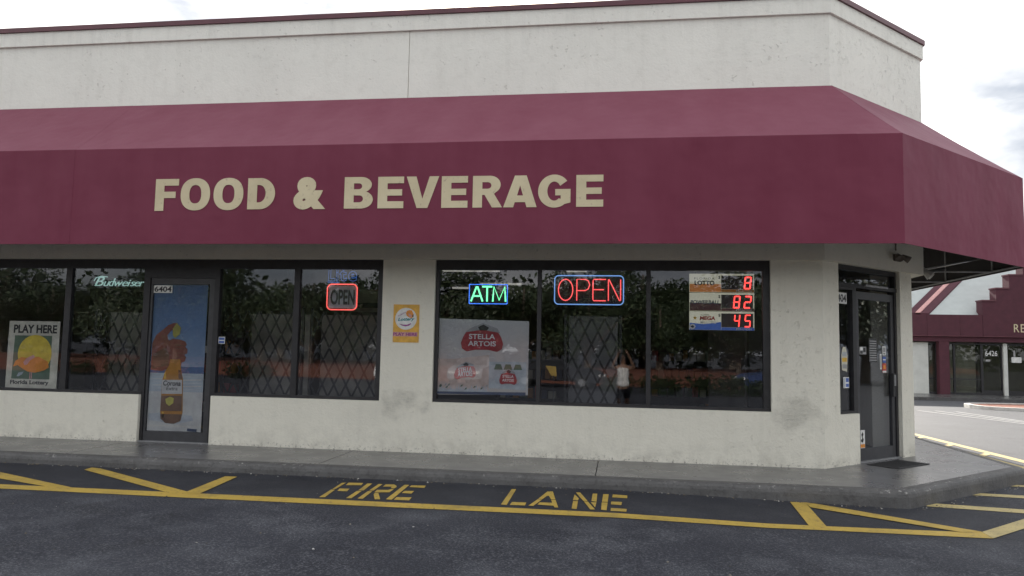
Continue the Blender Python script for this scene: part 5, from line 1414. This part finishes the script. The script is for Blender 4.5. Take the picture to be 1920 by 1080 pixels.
def car(x, y, rz, paint, label):
    o = thing('parked_car', label, 'car', (x, y, -0.52), 'cars parked across the lot')
    L, W = 4.5, 1.75
    prof = [(-2.2, .35), (-2.25, .62), (-2.1, .86), (-1.45, .95), (-0.85, 1.38), (0.35, 1.42), (1.05, 1.0), (1.95, .86), (2.22, .62), (2.2, .35)]
    def sect(pr, w0, w1, nm, mat):
        vs = []
        for sx in (-1, 1):
            for (a, b) in pr:
                ww = w0 if b < 0.98 else w0 + (w1 - w0) * (b - .98) / .44
                vs.append(Vector((a, sx * ww / 2, b)))
        k = len(pr)
        fs = [tuple(range(k)), tuple(reversed(range(k, 2 * k)))] + [((i + 1) % k, i, i + k, (i + 1) % k + k) for i in range(k)]
        me = bpy.data.meshes.new(nm); me.from_pydata([tuple(v) for v in vs], [], fs); me.materials.append(MAT[mat])
        bm = bmesh.new(); bm.from_mesh(me); bmesh.ops.recalc_face_normals(bm, faces=bm.faces)
        bmesh.ops.bevel(bm, geom=list(bm.edges), offset=0.04, segments=2, affect='EDGES'); bm.to_mesh(me); bm.free()
        c_ = bpy.data.objects.new(nm, me); COL.objects.link(c_); c_.parent = o; return c_
    sect(prof, W, 1.35, 'body', paint)
    for sx in (-1, 1):
        wp = [(-1.22, .99), (-0.82, 1.33), (0.28, 1.36), (0.88, 1.0)]
        vs = [(a, sx * (W / 2 + 0.004 - 0.2 * (b - .98) / .44), b) for a, b in wp]
        me = bpy.data.meshes.new('side_window'); me.from_pydata(vs, [], [(0, 1, 2, 3)]); me.materials.append(MAT['car_glass'])
        c_ = bpy.data.objects.new('side_window', me); COL.objects.link(c_); c_.parent = o
    for nm, q in (('windscreen', [(1.07, .8, 1.01), (1.07, -.8, 1.01), (.40, -.62, 1.405), (.40, .62, 1.405)]), ('rear_window', [(-1.47, -.8, .97), (-1.47, .8, .97), (-.90, .62, 1.37), (-.90, -.62, 1.37)])):
        nrm = (Vector(q[1]) - Vector(q[0])).cross(Vector(q[2]) - Vector(q[0])).normalized() * 0.012
        if nrm.z < 0: nrm = -nrm
        me = bpy.data.meshes.new(nm); me.from_pydata([tuple(Vector(v) + nrm) for v in q], [], [(0, 1, 2, 3)]); me.materials.append(MAT['car_glass'])
        c_ = bpy.data.objects.new(nm, me); COL.objects.link(c_); c_.parent = o
    for a in (-1.4, 1.4):
        for sx in (-1, 1):
            v, f = cone_geo((a, sx * 0.68, .32), (0, sx, 0), 0.32, 0.32, 0.22, 18)
            me = bpy.data.meshes.new('wheel'); me.from_pydata([tuple(q) for q in v], [], f); me.materials.append(MAT['tyre'])
            c_ = bpy.data.objects.new('wheel', me); COL.objects.link(c_); c_.parent = o
            v, f = cone_geo((a, sx * 0.86, .32), (0, sx, 0), 0.2, 0.18, 0.045, 14)
            me = bpy.data.meshes.new('rim'); me.from_pydata([tuple(q) for q in v], [], f); me.materials.append(MAT['car_silver'])
            d_ = bpy.data.objects.new('rim', me); COL.objects.link(d_); d_.parent = c_
    for a, m_ in ((2.215, 'print_white'), (-2.235, 'print_red_bright')):
        for sx in (-1, 1):
            me = bpy.data.meshes.new('headlight' if a > 0 else 'tail_light')
            me.from_pydata([(a - .06 + (.07 if i & 1 else 0) * (1 if a > 0 else -1), sx * .62 + (.16 if i & 2 else -.16), .62 + (.12 if i & 4 else 0)) for i in range(8)], [], [(0, 2, 3, 1), (4, 5, 7, 6), (0, 1, 5, 4), (1, 3, 7, 5), (3, 2, 6, 7), (2, 0, 4, 6)])
            me.materials.append(MAT[m_])
            c_ = bpy.data.objects.new(me.name.split('.')[0], me); COL.objects.link(c_); c_.parent = o
    o.rotation_euler = (0, 0, rz)
car(-11.5, -29.0, R(80), 'car_white', 'white car parked across the lot, reflected left of the beer poster')
car(-7.2, -28.5, R(95), 'car_silver', 'silver car parked across the lot, reflected behind the beer poster')
car(-3.0, -27.5, R(10), 'car_dark', 'dark car parked across the lot, reflected in the middle pane')
car(7.6, -27.5, R(170), 'car_blue', 'blue car parked across the lot, reflected below the jackpot display')

# ------------------------------------------------------------------ the photographer, visible as a reflection in the big window
def skin_mesh(name, pts, edges, radii, mat, parent, root=0, levels=2):
    me = bpy.data.meshes.new(name)
    org = ORG[parent]
    me.from_pydata([tuple(Vector(p)) for p in pts], edges, [])
    o = bpy.data.objects.new(name, me); COL.objects.link(o); o.parent = parent; ORG[o] = org
    sk = o.modifiers.new('skin', 'SKIN'); sk.use_smooth_shade = True
    for i, v in enumerate(me.skin_vertices[0].data):
        r_ = radii[i]
        v.radius = r_ if isinstance(r_, tuple) else (r_, r_)
        v.use_root = (i == root)
    ss = o.modifiers.new('sub', 'SUBSURF'); ss.levels = levels; ss.render_levels = levels
    me.materials.append(MAT[mat])
    return o
px, py = 0.06, -9.62
pz = zg(px, py)
ph = CAM.z - pz
pe = thing('person', 'person in a white sleeveless top holding a phone up, reflected in the window', 'person', (px, py, pz))
S = 1.0
# joints, local to the feet; facing +y
J = [(0, 0, .80), (0, .01, .98), (0, 0, 1.14), (0, 0, 1.24), (0, .015, 1.32), (0, .03, 1.42), (0, .03, 1.53),        # 0 pelvis 1 waist 2 chest 3 upper chest 4 neck 5 head 6 crown
     (.17, 0, 1.22), (.27, .12, 1.24), (.11, .33, ph - .05), (.085, .37, ph - 0.01),                                  # 7 shoulder 8 elbow 9 wrist 10 palm
     (-.17, 0, 1.22), (-.27, .12, 1.24), (-.11, .33, ph - .05), (-.085, .37, ph - 0.01),
     (.09, 0, .74), (.10, .02, .42), (.105, -.01, .07), (.115, .13, .03),
     (-.09, 0, .74), (-.10, .02, .42), (-.105, -.01, .07), (-.115, .13, .03)]
E_ = [(0, 1), (1, 2), (2, 3), (3, 4), (4, 5), (5, 6), (3, 7), (7, 8), (8, 9), (9, 10), (3, 11), (11, 12), (12, 13), (13, 14), (0, 15), (15, 16), (16, 17), (17, 18), (0, 19), (19, 20), (20, 21), (21, 22)]
RD = [(.13, .10), (.115, .09), (.13, .10), (.10, .08), .05, (.078, .092), (.055, .065), .055, .04, .027, .03, .055, .04, .027, .03, .08, .055, .04, .035, .08, .055, .04, .035]
skin_mesh('body', J, E_, RD, 'skin', pe)
skin_mesh('white_top', [(0, 0, .74), (0, .01, .86), (0, .01, .98), (0, 0, 1.12), (0, 0, 1.19), (.12, 0, 1.25), (-.12, 0, 1.25)], [(0, 1), (1, 2), (2, 3), (3, 4), (4, 5), (4, 6)],
          [(.17, .135), (.165, .13), (.145, .115), (.155, .122), (.12, .095), (.05, .075), (.05, .075)], 'shirt_white', pe)
skin_mesh('shorts', [(0, 0, .80), (.095, 0, .70), (.105, .01, .45), (-.095, 0, .70), (-.105, .01, .45)], [(0, 1), (1, 2), (0, 3), (3, 4)], [(.14, .115), .098, .085, .098, .085], 'shorts_dark', pe)
skin_mesh('hair', [(0, -.035, 1.28), (0, -.03, 1.40), (0, .0, 1.52), (0, .03, 1.545)], [(0, 1), (1, 2), (2, 3)], [(.06, .04), (.092, .075), (.075, .075), (.05, .045)], 'hair_dark', pe)
for sx in (-1, 1):
    v, f = cone_geo((sx * .032, .115, 1.425), (0, 1, 0), .012, .008, .012, 10)
    mo = mobj('eye', [Vector(q) + ORG[pe] for q in v], f, 'hair_dark', pe)
    for k in range(4):
        zt = ph + 0.03 - 0.024 * k
        skin_mesh('finger', [(sx * .083, .372, zt - .012), (sx * .081, .386, zt), (sx * .072, .3905, zt + .002), (sx * .060, .3895, zt + .002)], [(0, 1), (1, 2), (2, 3)], [.0095, .0085, .008, .007], 'skin', pe, levels=1)
    skin_mesh('thumb', [(sx * .083, .355, ph - .02), (sx * .07, .345, ph + .0), (sx * .05, .350, ph + .015)], [(0, 1), (1, 2)], [.011, .0095, .008], 'skin', pe, levels=1)
skin_mesh('nose', [(0, .11, 1.41), (0, .128, 1.395)], [(0, 1)], [.012, .013], 'skin', pe, levels=1)
phn = thing('phone', 'dark phone held up in both hands, reflected in the window', 'phone', (0, -9.245, CAM.z - 0.036))
fbox('phone_case', FRONT, -0.074, 0.074, -9.252, -9.244, CAM.z - 0.036, CAM.z + 0.036, 'print_black', phn, 0.003)
fbox('screen', FRONT, -0.068, 0.068, -9.2535, -9.2522, CAM.z - 0.032, CAM.z + 0.032, 'car_glass', phn)
